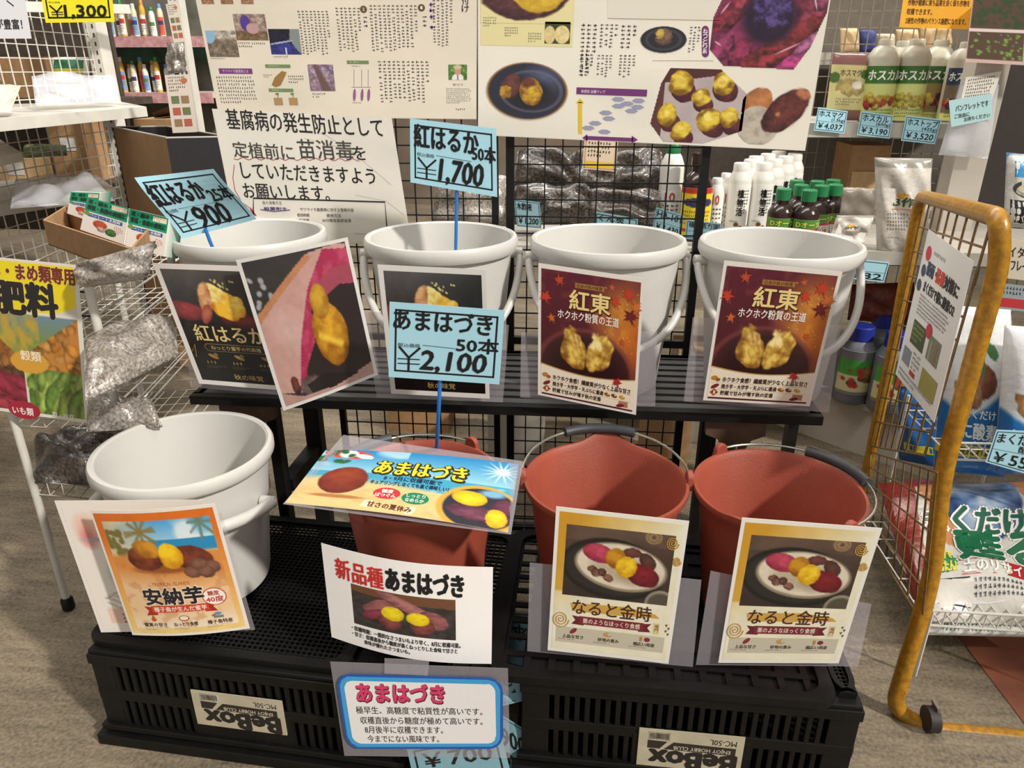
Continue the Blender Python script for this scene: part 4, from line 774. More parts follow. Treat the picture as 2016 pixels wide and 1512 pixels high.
o.line([(499, 424), (499, 386), (758, 394), (764, 470)], 3, (50, 46, 46), 3); o.text('苗の消毒方法', 517, 392, 555, 399, TX, .0); o.text('殺菌剤を', 520, 404, 566, 411, (70, 50, 110), .02); o.text('サツマイモ基腐病に対する登録内容', 592, 406, 697, 413, TX, .01); o.text('使用時期', 586, 417, 610, 424, TX, .01); o.text('使用方法', 644, 418, 672, 425, TX, .01); o.text('苗浸漬', 590, 428, 610, 435, TX, .01); o.text('30分間苗基部浸漬', 636, 428, 692, 435, TX, .01); o.lines(700, 458, 740, 462, 1, TX)
o.line([(513, 409), (540, 413), (572, 410)], 1.6, (90, 60, 130), 4)
for k, pts in enumerate((((560, 250), (640, 262), (700, 300)), ((600, 270), (690, 292), (770, 360)), ((700, 380), (760, 392), (795, 420)))): o.line(pts, .8, (186, 180, 172), 2)
put(s, 'handwritten_notice', 'white handwritten notice about seedling disinfection hung above the two left bench buckets', 'notice', None, PAPER)
q = [(941, -66, UY-.002), (1646, -66, UY-.002), (1585, 297, UY-.002), (941, 266, UY-.002)]
s = sheet(q, 690, 340, (230, 224, 210)); o = PS(s); s.pic(1, 1, 689, 339, Pic(60, 34, (230, 224, 210), 111).grain(4, 4), 1); PU = (110, 50, 110)
o.rect(946, -60, 1135, 84, (226, 214, 160), 2); p = Pic(110, 62, (226, 214, 160), 112); p.blob(.48, .35, .5, .6, -2, (110, 66, 70), (60, 34, 40), .04, .3); p.blob(.62, .18, .36, .62, 8, (232, 200, 70), (190, 150, 40), .05, .4); o.pic(946, -58, 1135, 40, p, 3)
p = Pic(54, 42, (60, 66, 36), 113); p.disc(.2, .6, .22, .42, (216, 196, 140)); p.disc(.68, .58, .3, .42, (222, 202, 146)); p.grain(12, 9); o.pic(1076, 37, 1127, 79, p, 3)
for b_ in ((951, 28, 982, 48), (995, 47, 1024, 67), (1042, 58, 1072, 78)): o.lines(*b_, 4, TX, lay=3)
def cut(p, cx, cy, rx, ry, extra=None): p.m = p.ell(cx, cy, rx, ry)[0] < 1.0 if extra is None else extra; return p
p = Pic(110, 76, (230, 224, 210), 114); p.disc(.5, .5, .5, .5, (150, 104, 60)); p.disc(.5, .5, .475, .48, (46, 46, 60)); p.mix(np.clip(1-p.ell(.68, .3, .3, .34)[0], 0, 1)*.7, (110, 120, 160)); p.disc(.52, .55, .36, .34, (38, 36, 44), 0, .4); p.mix(np.clip(1-np.abs(p.ell(.55, .5, .36, .34)[0]-1)*12, 0, .5), (110, 112, 130))
p.blob(.3, .43, .115, .24, 24, (110, 66, 58), (60, 36, 34), .06, .3); p.blob(.24, .54, .08, .13, 10, (190, 146, 56), (110, 70, 30), .3, .5); p.blob(.55, .5, .14, .25, -12, (206, 166, 60), (120, 76, 30), .06, .5); p.blob(.52, .36, .1, .12, 0, (110, 62, 54), (80, 44, 40), .2, .3, .4); p.blob(.57, .55, .1, .16, -8, (216, 176, 52), (150, 104, 36), .12, .5, .3, 10)
o.pic(957, 115, 1123, 234, cut(p, .5, .5, .5, .5), 3)
for x0, y0, x1, y1, r in ((1147, 40, 1182, 150, 3), (1186, 40, 1225, 93, 4), (1228, 42, 1262, 95, 3), (1147, 98, 1175, 148, 3), (1180, 100, 1212, 150, 4), (1224, 100, 1258, 150, 4), (1362, 45, 1385, 98, 3), (1150, -50, 1160, 26, 1)): o.lines(x0, y0, x1, y1, r, TX, True, lay=3)
s.poly([o.p(*z) for z in ((1200, -60), (1420, -60), (1422, 34), (1202, 30))], (222, 216, 202), 2); o.line([(1202, 30), (1422, 34)], 1, (176, 166, 146), 3); o.line([(1290, 112), (1410, 112)], .8, (170, 160, 140), 3)
p = Pic(64, 36, (230, 224, 210), 115); p.disc(.5, .5, .5, .5, (40, 40, 46)); p.mix(np.clip(1-np.abs(p.ell(.5, .5, .36, .36)[0]-1)*8, 0, .5), (84, 84, 92)); p.blob(.5, .4, .2, .3, 10, (130, 100, 84), (70, 50, 44), .2, .4); p.blob(.42, .3, .09, .2, 10, (216, 190, 90), (150, 120, 60), .2, .4); o.pic(1266, 45, 1358, 97, cut(p, .5, .5, .5, .5), 3)
s.poly([(a, b) for a, b in (o.p(1394+7*math.cos(t)+0, (52 if math.sin(t) < 0 else 97)+8*math.sin(t)) for t in [2*math.pi*i/24+.01 for i in range(24)])], PU, 3)
for i_, ch in enumerate('ねっとり系'): o.text(ch, 1389.5-i_*.35, 50+i_*9.8, 1398.5-i_*.35, 59+i_*9.8, (244, 234, 240), .02, 5)
p = Pic(130, 100, (120, 44, 78), 116); p.grain(20, 5)
for x, y, rx, ry, a, c_ in ((.2, .3, .42, .13, -52, (140, 44, 66)), (.34, .14, .4, .08, -50, (170, 66, 84)), (.1, .72, .12, .2, 20, (166, 66, 110)), (.28, .8, .1, .2, 30, (150, 50, 90)), (.62, .78, .36, .16, -24, (156, 56, 66)), (.86, .3, .13, .34, 12, (150, 58, 84)), (.84, .84, .3, .1, -30, (186, 66, 130)), (.72, .6, .32, .12, -30, (150, 54, 58)), (.44, .08, .3, .09, -50, (120, 40, 66)), (.94, .14, .1, .2, 10, (176, 84, 116)), (.9, .66, .2, .07, -40, (206, 120, 170))): p.blob(x, y, rx, ry, a, c_, [q_*.36 for q_ in c_], .09, .5)
p.disc(.5, .4, .28, .36, (38, 20, 44), 0, .3); p.blob(.52, .3, .2, .24, 0, (92, 72, 132), (38, 24, 62), .35, .8, .25, 11); p.grain(16, 26)
for x, y, r_, a in ((.1, .3, .09, -56), (.24, .12, .1, -50), (.7, .74, .16, -26), (.86, .9, .12, -30), (.88, .24, .08, 70), (.07, .7, .05, 30)): p.disc(x, y, r_, .012, (222, 170, 190), a, .6)
p.m = p.inside([(.12, 0), (1, 0), (.99, .35), (.9, .72), (.78, .98), (.14, .96), (.0, .78), (.0, .4)]); o.pic(1408, -40, 1626, 131, p, 3)
p = Pic(130, 106, (180, 166, 166), 117); p.grain(8, 5); p.mix((p.X < .12).astype(float), (90, 50, 50)); p.poly([(.1, 0), (.9, 0), (.98, .2), (.7, .08), (.1, .2)], (80, 40, 44))
for x, y, sx in ((.3, .2, 1), (.74, .18, 1), (.52, .36, .8), (.18, .62, .9), (.34, .82, .8), (.64, .66, 1), (.86, .64, .9)):
    p.blob(x+.03, y+.1, .14*sx, .15*sx, 20, (104, 44, 50), (54, 22, 28), .08, .35); p.blob(x-.01, y, .12*sx, .17*sx, 24+30*((x*7) % 1), (226, 196, 66), (120, 84, 16), .3, .7, .08, 5); p.blob(x-.02, y-.02, .07*sx, .09*sx, 24, (240, 220, 110), (200, 160, 50), .4, .6, .4, 9)
p.m = p.inside([(.08, .2), (.16, 0), (.7, 0), (1, .3), (1, .8), (.6, .99), (.16, .99), (.0, .75)]); o.pic(1288, 128, 1470, 283, p, 3)
p = Pic(90, 86, (206, 200, 192), 118); p.blob(.22, .3, .22, .26, 30, (196, 130, 80), (140, 84, 50), .1, .3); p.grain(10, 6); p.disc(.26, .7, .3, .36, (190, 180, 164), -20); p.mix((p.nz(12)-.4)*.8*(p.ell(.26, .7, .3, .36, -20)[0] < 1), (90, 80, 70)); p.blob(.62, .42, .24, .44, 38, (110, 52, 46), (54, 26, 26), .05, .4); p.blob(.84, .14, .14, .1, 30, (196, 130, 84), (120, 60, 50), .2, .3, .4); p.disc(.52, .48, .05, .06, (190, 130, 80), 20, .8)
p.m = (p.ell(.26, .68, .3, .34, -20)[0] < 1) | (p.ell(.62, .42, .25, .46, 38)[0] < 1) | (p.ell(.2, .3, .2, .28, 30)[0] < 1); o.pic(1462, 160, 1598, 285, p, 3)
o.rect(1139, 168, 1279, 182, PU, 3); o.text('食感別 品種マップ', 1148, 171, 1196, 178, (226, 206, 226), .01, 5)
o.line([(1146, 262), (1146, 196)], 8, (222, 186, 40), 3); s.poly([o.p(*z) for z in ((1138, 198), (1154, 198), (1146, 188))], (222, 186, 40), 3); o.line([(1158, 271), (1250, 275)], 8, PU, 3); s.poly([o.p(*z) for z in ((1248, 266), (1248, 282), (1260, 275))], PU, 3); s.poly([o.p(*z) for z in ((1160, 263), (1160, 279), (1150, 271))], PU, 3)
for x, y in ((1222, 190), (1262, 193), (1240, 199), (1222, 204), (1260, 206), (1248, 214), (1197, 218), (1203, 230), (1176, 240), (1162, 250), (1194, 258)):
    c = o.p(x, y); s.poly([(c[0]-14, c[1]), (c[0]-6, c[1]-4.5), (c[0]+6, c[1]-4.5), (c[0]+14, c[1]), (c[0]+6, c[1]+4.5), (c[0]-6, c[1]+4.5)], (150, 150, 176), 3)
put(s, 'potato_poster', 'large white poster of purple and yellow sweet potatoes hung top right on the grid', 'poster', None, PAPER)
# ============================================================ SHELVES AND GOODS BEHIND
def bagfn(TL, TR, BR, BL, T, wr=.006, seed=1, sag=0.0):
    a, b, c, d = [np.array(p, float) for p in (TL, TR, BR, BL)]; n = np.cross(b-a, d-a); n = n/np.linalg.norm(n); n = n if np.dot(n, np.array(C0)-(a+b+c+d)/4) > 0 else -n; g = np.random.default_rng(seed); ph = g.random((6, 3))*6.28; fr = g.random((6, 2))*14-7
    def fn(u, v, w):
        P = np.outer((1-u)*(1-v), a)+np.outer(u*(1-v), b)+np.outer(u*v, c)+np.outer((1-u)*v, d)
        uc, vc = np.clip(u, 0, 1), np.clip(v, 0, 1); B = T*np.sqrt(np.clip((1-(2*uc-1)**4)*(1-(2*vc-1)**4), 0, 1)); k = np.zeros(len(u))
        for i in range(6): k += np.sin(fr[i, 0]*u*2+fr[i, 1]*v*2+ph[i, 0])
        B = B*(1+sag*(vc-.5))+wr*k/2.4*np.clip(B/T*2, 0, 1); return P+np.outer(np.where(w < -.0008, -.35*B+w, B+w), n)
    return fn
def bag(name, label, cat, q, T, m, base=(230, 228, 222), W=100, H=None, wr=.006, seed=1, group=None, draw=None, n=(22, 22), sag=0):
    P = [PY(*p) for p in q]
    if H is None: H = W*((P[3]-P[0]).length+(P[2]-P[1]).length)/((P[1]-P[0]).length+(P[2]-P[3]).length)
    s = Sheet(W, H, bagfn(*P, T, wr, seed, sag), base, .001, n, lay=.0006); s.q = q
    if draw: draw(s)
    return tag(s.build(name, m, smooth=True), label, cat, group)
def bottle(name, label, c, h, r, body, cap, group=None, neck=.42, caph=.11, shoulder=.74, lab=None, lz=(.1, .62), capr=None, sq=False):
    t = thing(name, label, 'bottle', c, group); rn = r*neck
    fn = None
    if sq: fn = lambda p, a, rr, z: Vector((p.x*min(1.0/max(abs(math.cos(a)), abs(math.sin(a))), 1.16), p.y*min(1.0/max(abs(math.cos(a)), abs(math.sin(a))), 1.16), p.z)) if z < h*shoulder*1.04 else p
    MB().lathe([(r*.9, 0), (r, .008), (r, h*shoulder*.96), (r*.97, h*shoulder), (r*.72, h*(shoulder+.09)), (rn, h*(shoulder+.13)), (rn, h*(1-caph))], c, 24, fn).build('body', body, t)
    rc = capr or rn*1.16; MB().lathe([(rc, h*(1-caph)), (rc, h*.985), (rc*.9, h)], c, 18).build('cap', cap, t)
    if lab:
        s = Sheet(100, 100, cylfn((c[0], c[1], c[2]), r+.0012, h*lz[0], h*lz[1], -165, -15), (238, 236, 228), .0008, (12, 3), lay=.0004); lab(s); s.build('label', GLOSS, t)
    return t
def tagcard(q, label, l1, l2, l3, base=SKY, frame=True, stub=None, name='price_tag', cat='price tag'):
    s = sheet(q, 100, None, base, n=(3, 3)); H = s.H
    if frame: s.frame(3, 4, 97, H-4, 1.6, (40, 56, 66), 2); s.line([(4, H*.56), (96, H*.56)], .8, (60, 90, 104), 2)
    if l1: s.text(l1, 8, H*.1, 8+min(86, 20*len(l1)), H*.36, K, .012, 3)
    if l2: s.text(l2, 52, H*.38, 94, H*.54, K, .01, 3)
    if l3: s.text(l3, 10, H*.62, 90, H*.9, K, .014, 3, .1)
    return put(s, name, label, cat)
# ---- right-hand shelving seen behind the bench
gl = thing('store_shelf', 'white gondola shelving with wire back behind bench, holding bottles and pouches', 'shelf', PY(1740, 700, 2.6)*1.0)
gl.location.z = 0
Yb = 2.38; zb = PY(1740, 243, Yb).z; x0, x1 = PY(1560, 243, Yb).x, PY(2150, 243, Yb).x
def board(y0, y1, z, xa, xb, m=M_whitemetal, t=.028): return MB().box(((xa+xb)/2, (y0+y1)/2, z-t/2), (xb-xa, y1-y0, t)).build('shelf_board', m, gl)
M_board = mat('shelf_steel', (176, 170, 160), .5, var=.06)
board(Yb, 2.78, zb, x0, PY(1900, 243, Yb).x, M_board, .04)
zl = PY(1500, 462, 2.2).z; board(2.0, 2.75, zl, PY(1010, 462, 2.1).x-.15, x1, M_board, .035)
zt = PY(1740, 104, 2.95).z; board(2.85, 3.25, zt, PY(1560, 100, 2.9).x, PY(2150, 100, 2.9).x, M_board, .04)
zt2 = PY(1740, 20, 2.6).z; 
b = MB()
xg0, xg1 = PY(1560, 200, 2.8).x, PY(2100, 200, 2.8).x
for i in range(26): b.box((xg0+i*(xg1-xg0)/25, 2.8, 1.0), (.003, .003, 1.3))
for j in range(24): b.box(((xg0+xg1)/2, 2.803, .42+j*.05), (xg1-xg0, .003, .003))
b.build('wire_back', mat('grey_wire', (150, 142, 130), .4, metal=.5), gl)
px_ = PY(1886, 390, 2.32); MB().box((px_.x, 2.33, .72), (.09, .07, 1.1)).build('post', M_base, gl)
MB().box((PY(1700, 30, 3.3).x, 3.3, 1.15), (1.6, .03, 1.5)).build('back_panel', mat('dark_back', (104, 96, 86), .7), gl)
A, B2 = PZ(1492, 823, 0), PZ(1860, 955, 0); d = (B2-A); nrm = Vector((-d.y, d.x, 0)).normalized()
if nrm.y < 0: nrm = -nrm
A = A-d*.25; MB().prism([A, B2, B2+nrm*.42, A+nrm*.42], (0, 0, .15)).build('base_plinth', M_base, gl)
MB().prism([A+Vector((0, 0, .15))-nrm*.012, B2+Vector((0, 0, .15))-nrm*.012, B2+nrm*.42+Vector((0, 0, .15)), A+nrm*.42+Vector((0, 0, .15))], (0, 0, .02)).build('base_shelf', M_board, gl)
# ---- fertiliser bottles with fruit labels
def hos(t1, c1, c2, fruit):
    def f(s):
        p = Pic(40, 40, c2, len(t1)*5+3); p.band(0, .32, c1); g = random.Random(len(t1)*7+fruit)
        for i in range(22): p.blob(.1+.8*g.random(), .55+.18*g.random(), .09, .07, 0, ((206, 80, 50), (220, 170, 60), (110, 40, 80), (226, 200, 70), (200, 50, 60))[(i+fruit) % 5] if fruit < 3 else ((220, 200, 90), (206, 190, 80))[i % 2], None, .1, .3)
        p.band(.86, 1, (214, 214, 120)); s.pic(0, 0, 100, 100, p, 1); s.text(t1, 8, 8, 92, 25, (246, 244, 236), .03, 3); s.lines(14, 78, 86, 96, 3, (90, 96, 60), lay=3)
    return f
zB = zb+.001
def xat(px, Y): return PY(px, 200, Y).x
for px, Y, t1, fr, lab in ((1725, 2.46, 'ホスカル', 0, 'milky bottle with green and red fruit label, left one of the front pair'), (1784, 2.46, 'ホスカル', 4, 'milky bottle with yellow fruit label, right one of the front pair')):
    bottle('fertiliser_bottle', lab, (xat(px, Y), Y, zB), .228, .046, M_milky, M_milky, None, .4, .09, .8, hos(t1, (62, 110, 46), (206, 210, 130), fr), (.02, .68))
for px, Y, lab in ((1758, 2.62, 'milky bottle half hidden between the two front fruit-label bottles'), (1830, 2.56, 'milky green-labelled bottle peeking out right of the front fruit-label pair')):
    bottle('fertiliser_bottle', lab, (xat(px, Y), Y, zB), .228, .046, M_milky, M_milky, None, .4, .09, .8, hos('ホスカル', (54, 92, 46), (150, 130, 70), 2), (.02, .68))
for px, Y, lab in ((1880, 2.47, 'bottle with dark blue label at the right of the fruit-label bottles'), (1912, 2.62, 'dark blue labelled bottle behind the front dark-blue-labelled bottle')):
    bottle('fertiliser_bottle', lab, (xat(px, Y), Y, zB), .22, .042, M_milky, M_milky, None, .4, .09, .8, hos('ホストップ', (48, 64, 92), (120, 100, 84), 1), (.02, .68))
def hosmag(s):
    p = Pic(40, 64, (150, 104, 100), 7); p.band(.17, .83, (226, 214, 150)); p.blob(.5, .5, .4, .12, 0, (200, 180, 110), (150, 130, 80), .3, .5); p.disc(.1, .36, .14, .08, (86, 120, 60)); p.disc(.9, .3, .14, .07, (86, 120, 60)); p.disc(.7, .46, .14, .06, (232, 226, 210)); s.pic(0, 0, 100, s.H, p, 1); s.text('ホスマグ', 22, s.H*.23, 80, s.H*.33, (120, 90, 60), .01, 3); s.lines(16, s.H*.66, 86, s.H*.78, 3, (130, 110, 80))
bag('fertiliser_pouch', 'brown-edged pouch beside the fruit-label bottles', 'pouch', [(1640, 104, 2.46), (1708, 107, 2.46), (1700, 238, 2.46), (1624, 236, 2.46)], .02, GLOSS, (150, 104, 100), draw=hosmag, wr=.002)
tagcard([(1611, 211, 2.372), (1669, 219, 2.372), (1662, 263, 2.372), (1602, 257, 2.372)], 'small blue price tag under the brown-edged pouch, leftmost of three', 'ホスマグ', '(1.5kg)', '￥4,037')
tagcard([(1696, 219, 2.372), (1759, 227, 2.372), (1751, 273, 2.372), (1687, 266, 2.372)], 'small blue price tag, middle of three below the fruit-label bottles', 'ホスカル', '(600g)', '￥3,190')
tagcard([(1784, 227, 2.372), (1854, 235, 2.372), (1840, 284, 2.372), (1774, 277, 2.372)], 'small blue price tag, rightmost of three below the fruit-label bottles', 'ホストップ', '(425g)', '￥3,520')
s = sheet([(1868, 198, 2.25), (1952, 184, 2.25), (1954, 234, 2.25), (1873, 250, 2.25)], 100, 60, (176, 212, 214), n=(3, 3)); s.text('パンフレットです', 14, 14, 92, 28, K, .01); s.text('ご自由に', 10, 33, 46, 43, K, .01); s.text('お持ちください', 32, 44, 94, 54, K, .01); put(s, 'leaflet_card', 'pale blue card パンフレット on bag of leaflets hanging on white post', 'card')
bag('leaflet_bag', 'clear hanging bag with white leaflets behind the pale blue card', 'bag', [(1890, 165, 2.28), (1970, 150, 2.28), (1945, 312, 2.27), (1848, 305, 2.27)], .02, M_clear, seed=4)
s = sheet([(1902, 152, 2.262), (1972, 140, 2.262), (1952, 200, 2.262), (1890, 205, 2.262)], 100, 80, (226, 220, 208), n=(3, 3)); s.lines(8, 8, 92, 74, 7, (90, 86, 84)); put(s, 'leaflet', 'white printed leaflet sticking out of the clear hanging bag', 'leaflet')
# upper bags behind the mesh
for i, (xa, xb, ya, c, lab) in enumerate(((1654, 1690, 55, (216, 186, 140), 'tan paper bag on the top rear shelf, leftmost'), (1692, 1722, 58, (60, 70, 130), 'dark blue packet on the top rear shelf beside tan paper bag'), (1726, 1760, 66, (206, 190, 160), 'cream packet in the middle of the top rear shelf'), (1764, 1806, 57, (214, 184, 140), 'tan paper bag right of the cream packet on the top rear shelf'), (1810, 1872, 52, (210, 178, 132), 'wide tan paper bag at right of the top rear shelf'))):
    bag('paper_bag', lab, 'bag', [(xa, ya, 2.95), (xb, ya, 2.95), (xb, 104, 2.95), (xa, 104, 2.95)], .03, PAPER, c, seed=i+3, wr=.003)
s = sheet([(1788, -70, 2.34), (1925, -70, 2.34), (1908, 58, 2.34), (1770, 54, 2.34)], 100, 90, (232, 166, 44), n=(4, 4)); p = Pic(50, 45, (236, 172, 48), 9); p.grain(6, 6); s.pic(0, 0, 100, 90, p, 1)
for i, (t_, x1_) in enumerate((('作物が育ちやすくなります', 92), ('作物が健康に育ち品質を良く保ち作物を', 96), ('収穫できます。', 44), ('2液性の作物のバランス施肥になります。', 94))): s.text(t_, 8, 36+i*13, x1_, 45+i*13, (84, 56, 26), .012)
put(s, 'orange_sign', 'orange card with dark handwriting at the top right', 'sign')
def seedling(s):
    p = Pic(64, 90, (206, 176, 166), 8); p.band(.0, .22, (212, 176, 160)); p.band(.3, .96, (86, 66, 50), .02, .62); p.band(.3, .96, (110, 128, 60), .66, 1); p.specks(60, (50, 70, 40), .035, 3, (.03, .32, .6, .6)); p.specks(40, (120, 160, 70), .02, 5, (.05, .68, .6, .94)); p.band(.62, .66, (226, 206, 200)); p.band(.3, .96, (206, 176, 166), .62, .66); s.pic(0, 0, 100, s.H, p, 1); s.lines(24, s.H*.1, 90, s.H*.22, 2, (70, 56, 50))
s = sheet([(1922, -60, 2.24), (2090, -60, 2.24), (2080, 132, 2.24), (1900, 122, 2.24)], 100, None, (206, 176, 166), n=(4, 4)); seedling(s); put(s, 'photo_sheet', 'pinkish sheet with seedling tray photos at the top right corner', 'photo sheet')
MB().box((PY(1995, 200, 2.5).x, 2.5, .98), (.26, .05, .62)).build('dark_board', mat('dark_sheet', (52, 44, 40), .6)); tag(COL.objects[-1], 'tall dark board at the right edge behind the leaflet bag', 'board')
# ---- lower shelf: white bottles, green caps, yellow label
zL = zl+.001
def slim(s): s.text('植', 40, 8, 60, 24, K, .03); s.text('物', 40, 26, 60, 42, K, .03); s.text('活', 40, 44, 60, 60, K, .03); s.lines(62, 8, 80, 64, 2, (70, 66, 64), True, lay=3); s.ell(44, 78, 8, 4, (120, 80, 50), 3); s.ell(58, 84, 8, 4, (130, 90, 60), 3); s.lines(20, 70, 80, 76, 1, (90, 86, 80), lay=3)
def yat(px, py, z): p = PZ(px, py, z); return p.x, p.y, z
M_wb = mat('white_bottle', (224, 220, 212), .4, var=.03)
first = bottle('tonic_bottle', 'slim white bottle with black vertical lettering, in the block on the lower rear shelf', (PY(1452, 400, 2.16).x, 2.16, zL), .205, .031, M_wb, M_wb, 'slim white bottles on the lower rear shelf', .62, .12, .80, slim, (.05, .72))
for px, Y in ((1496, 2.17), (1470, 2.25), (1515, 2.26), (1478, 2.34), (1535, 2.35), (1500, 2.42), (1552, 2.43), (1520, 2.5)): dup(first, (PY(px, 400, Y).x, Y, zL))
def red10(s): s.text('10', 30, 4, 60, 26, (190, 60, 60), .02); s.lines(20, 32, 80, 92, 4, (80, 60, 56), True, lay=3)
b1 = bottle('small_bottle', 'small white bottle with red 10 at the left of the slim white bottles', (PY(1408, 400, 2.15).x, 2.15, zL), .165, .021, M_wb, M_wb, 'small white bottles with red print', .6, .1, .8, red10, (.04, .76))
dup(b1, (PY(1432, 400, 2.18).x, 2.18, zL)); dup(b1, (PY(1424, 400, 2.26).x, 2.26, zL))
def ylw(s): p = Pic(30, 40, (236, 208, 50), 5); p.band(0, .12, (190, 60, 40)); p.band(.82, .9, (200, 70, 40)); p.disc(.5, .3, .4, .1, (60, 60, 90)); s.pic(0, 0, 100, 100, p, 1); s.lines(12, 46, 88, 78, 4, (110, 90, 30), lay=3)
bottle('dark_bottle', 'dark brown bottle with yellow label behind the third bench bucket', (PY(1370, 400, 2.12).x, 2.12, zL), .235, .042, M_dark_liquid, M_dark_liquid, None, .45, .14, .66, ylw, (.06, .62))
bottle('white_bottle', 'tall white bottle with green cap left of the yellow-labelled dark bottle', (PY(1322, 350, 2.2).x, 2.2, zL), .25, .034, M_wb, M_cap_green, None, .5, .1, .78, red10, (.05, .5))
def gcap(s): p = Pic(30, 30, (232, 226, 220), 5); p.band(0, .34, (84, 140, 50)); p.band(.34, .42, (190, 60, 60)); p.specks(10, (200, 90, 60), .06, 3, (0, .6, 1, 1)); s.pic(0, 0, 100, 100, p, 1); s.text('Dオーツ', 14, 8, 86, 28, (240, 236, 120), .02); s.lines(12, 48, 88, 94, 5, (120, 80, 80), lay=3)
g1 = bottle('green_cap_bottle', 'squat dark bottle with shrink-wrapped green cap and green label, rear shelf group', (PY(1537, 420, 2.07).x, 2.07, zL), .15, .034, M_dark_liquid, M_cap_green, 'green-capped bottles on the lower rear shelf', .5, .2, .6, gcap, (.04, .5))
for px, Y in ((1588, 2.05), (1570, 2.15), (1610, 2.14), (1560, 2.24), (1600, 2.23), (1636, 2.16), (1630, 2.26)): dup(g1, (PY(px, 420, Y).x, Y, zL))
def bsaku(s):
    p = Pic(44, 70, (206, 200, 190), 6); p.grain(14, 8); p.band(0, .1, (150, 146, 136)); s.pic(0, 0, 100, s.H, p, 1); s.poly([(8, s.H*.3), (92, s.H*.3), (92, s.H*.86), (8, s.H*.86)], (228, 222, 214), 2); s.star(42, s.H*.37, 13, (216, 160, 60), 9, .6, 3, sq=.5); s.text('B作', 28, s.H*.39, 62, s.H*.48, (60, 90, 50), .03, 4, .15); s.line([(24, s.H*.51), (60, s.H*.51)], 1.6, (196, 70, 60), 3); s.lines(14, s.H*.55, 80, s.H*.74, 5, (120, 110, 110)); s.lines(14, s.H*.8, 60, s.H*.82, 1, (80, 76, 76))
bag('powder_pouch', 'large clear zip pouch of white powder with orange and green print on the rear shelf', 'pouch', [(1722, 310, 2.03), (1836, 312, 2.03), (1820, 500, 2.02), (1726, 500, 2.02)], .03, FILM, draw=bsaku, seed=3)
bag('powder_pouch', 'smaller white pouch lying in front of the large white powder pouch', 'pouch', [(1648, 424, 2.0), (1722, 424, 2.0), (1700, 482, 1.98), (1628, 482, 1.98)], .015, FILM, draw=bsaku, seed=5)
bag('powder_pouch', 'small grey pouch standing behind the lying white pouch', 'pouch', [(1660, 368, 2.1), (1722, 370, 2.1), (1722, 432, 2.09), (1652, 430, 2.09)], .02, FILM, seed=6, base=(170, 160, 146))
tagcard([(1672, 508, 1.975), (1752, 516, 1.975), (1740, 556, 1.975), (1668, 548, 1.975)], 'small blue price tag 982 right of the last bench bucket', None, None, '982')
# dark soil packs, tags and clutter seen through the grid
for i, (q, lab) in enumerate((([(1018, 298, 2.3), (1130, 305, 2.3), (1140, 372, 2.22), (1012, 372, 2.22)], 'dark soil pack behind grid, upper left of the stack'), ([(1128, 300, 2.3), (1302, 296, 2.3), (1318, 380, 2.22), (1120, 380, 2.22)], 'large dark soil pack behind grid, upper right of the stack'), ([(1014, 366, 2.16), (1160, 366, 2.16), (1165, 442, 2.1), (1008, 442, 2.1)], 'dark soil pack behind grid, lower left of the stack'), ([(1152, 372, 2.16), (1300, 376, 2.16), (1310, 446, 2.1), (1150, 446, 2.1)], 'dark soil pack behind grid, lower right of the stack'))):
    bag('soil_pack', lab, 'soil pack', q, .05, M_darkbag, seed=i+11, wr=.012)
for q, lab in (([(862, 335, 2.2), (1000, 345, 2.2), (1004, 446, 2.16), (850, 440, 2.16)], 'grey pellet pack behind the blue 1,700 yen card stick'),): bag('pellet_pack', lab, 'pack', q, .05, M_silver, seed=21, wr=.01)
s = sheet([(1152, 262, 2.12), (1218, 266, 2.12), (1212, 338, 2.12), (1146, 332, 2.12)], 100, 110, (226, 206, 180), n=(3, 3)); s.frame(4, 4, 96, 106, 3, (206, 150, 130)); s.lines(12, 12, 88, 74, 5, (90, 56, 50), lay=3); s.rect(8, 84, 92, 104, (226, 190, 60)); put(s, 'sale_card', 'cream card with red print among soil packs behind grid', 'card')
tagcard([(1012, 392, 2.04), (1062, 398, 2.04), (1066, 450, 2.04), (1018, 446, 2.04)], 'blue price tag 1,200 behind the grid left of third bench bucket', '木酢液', None, '￥1,200', (140, 176, 186))
tagcard([(1172, 416, 2.03), (1256, 430, 2.03), (1254, 470, 2.03), (1170, 462, 2.03)], 'blue price tag low behind the grid above the third bench bucket', 'くん炭', None, '￥880', (130, 168, 178))
tagcard([(1292, 408, 2.03), (1346, 424, 2.03), (1338, 470, 2.03), (1284, 452, 2.03)], 'blue price tag under the yellow-labelled dark bottle', 'HB-101', None, '￥3,430', (130, 168, 178))
tagcard([(1352, 432, 2.02), (1420, 440, 2.02), (1414, 476, 2.02), (1348, 470, 2.02)], 'blue price tag below the small red-10 bottles', '植物活力液', None, None, (130, 168, 178))
for px, py, Y, w, h, d_, m, lab in ((1325, 640, 1.95, .12, .28, .2, M_card, 'brown carton on floor between third and fourth bench buckets'), (1365, 650, 2.2, .1, .3, .15, M_base, 'pale carton behind the brown carton between bench buckets'), (1020, 640, 2.0, .16, .2, .2, M_base, 'pale box standing behind grid between second and third bench buckets'), (830, 645, 2.25, .2, .2, .25, M_card, 'brown carton far behind the second bench bucket')):
    p = PY(px, py, Y); zc = max(p.z, h/2); t = thing('carton', lab, 'box', (p.x, Y, 0)); MB().box((p.x, Y, h/2+.0), (w, d_, h)).build('box_body', m, t); MB().box((p.x-w/4-.001, Y, h+.003), (w/2-.004, d_, .004)).box((p.x+w/4+.001, Y, h+.003), (w/2-.004, d_, .004)).build('flaps', M_cardlight, t)
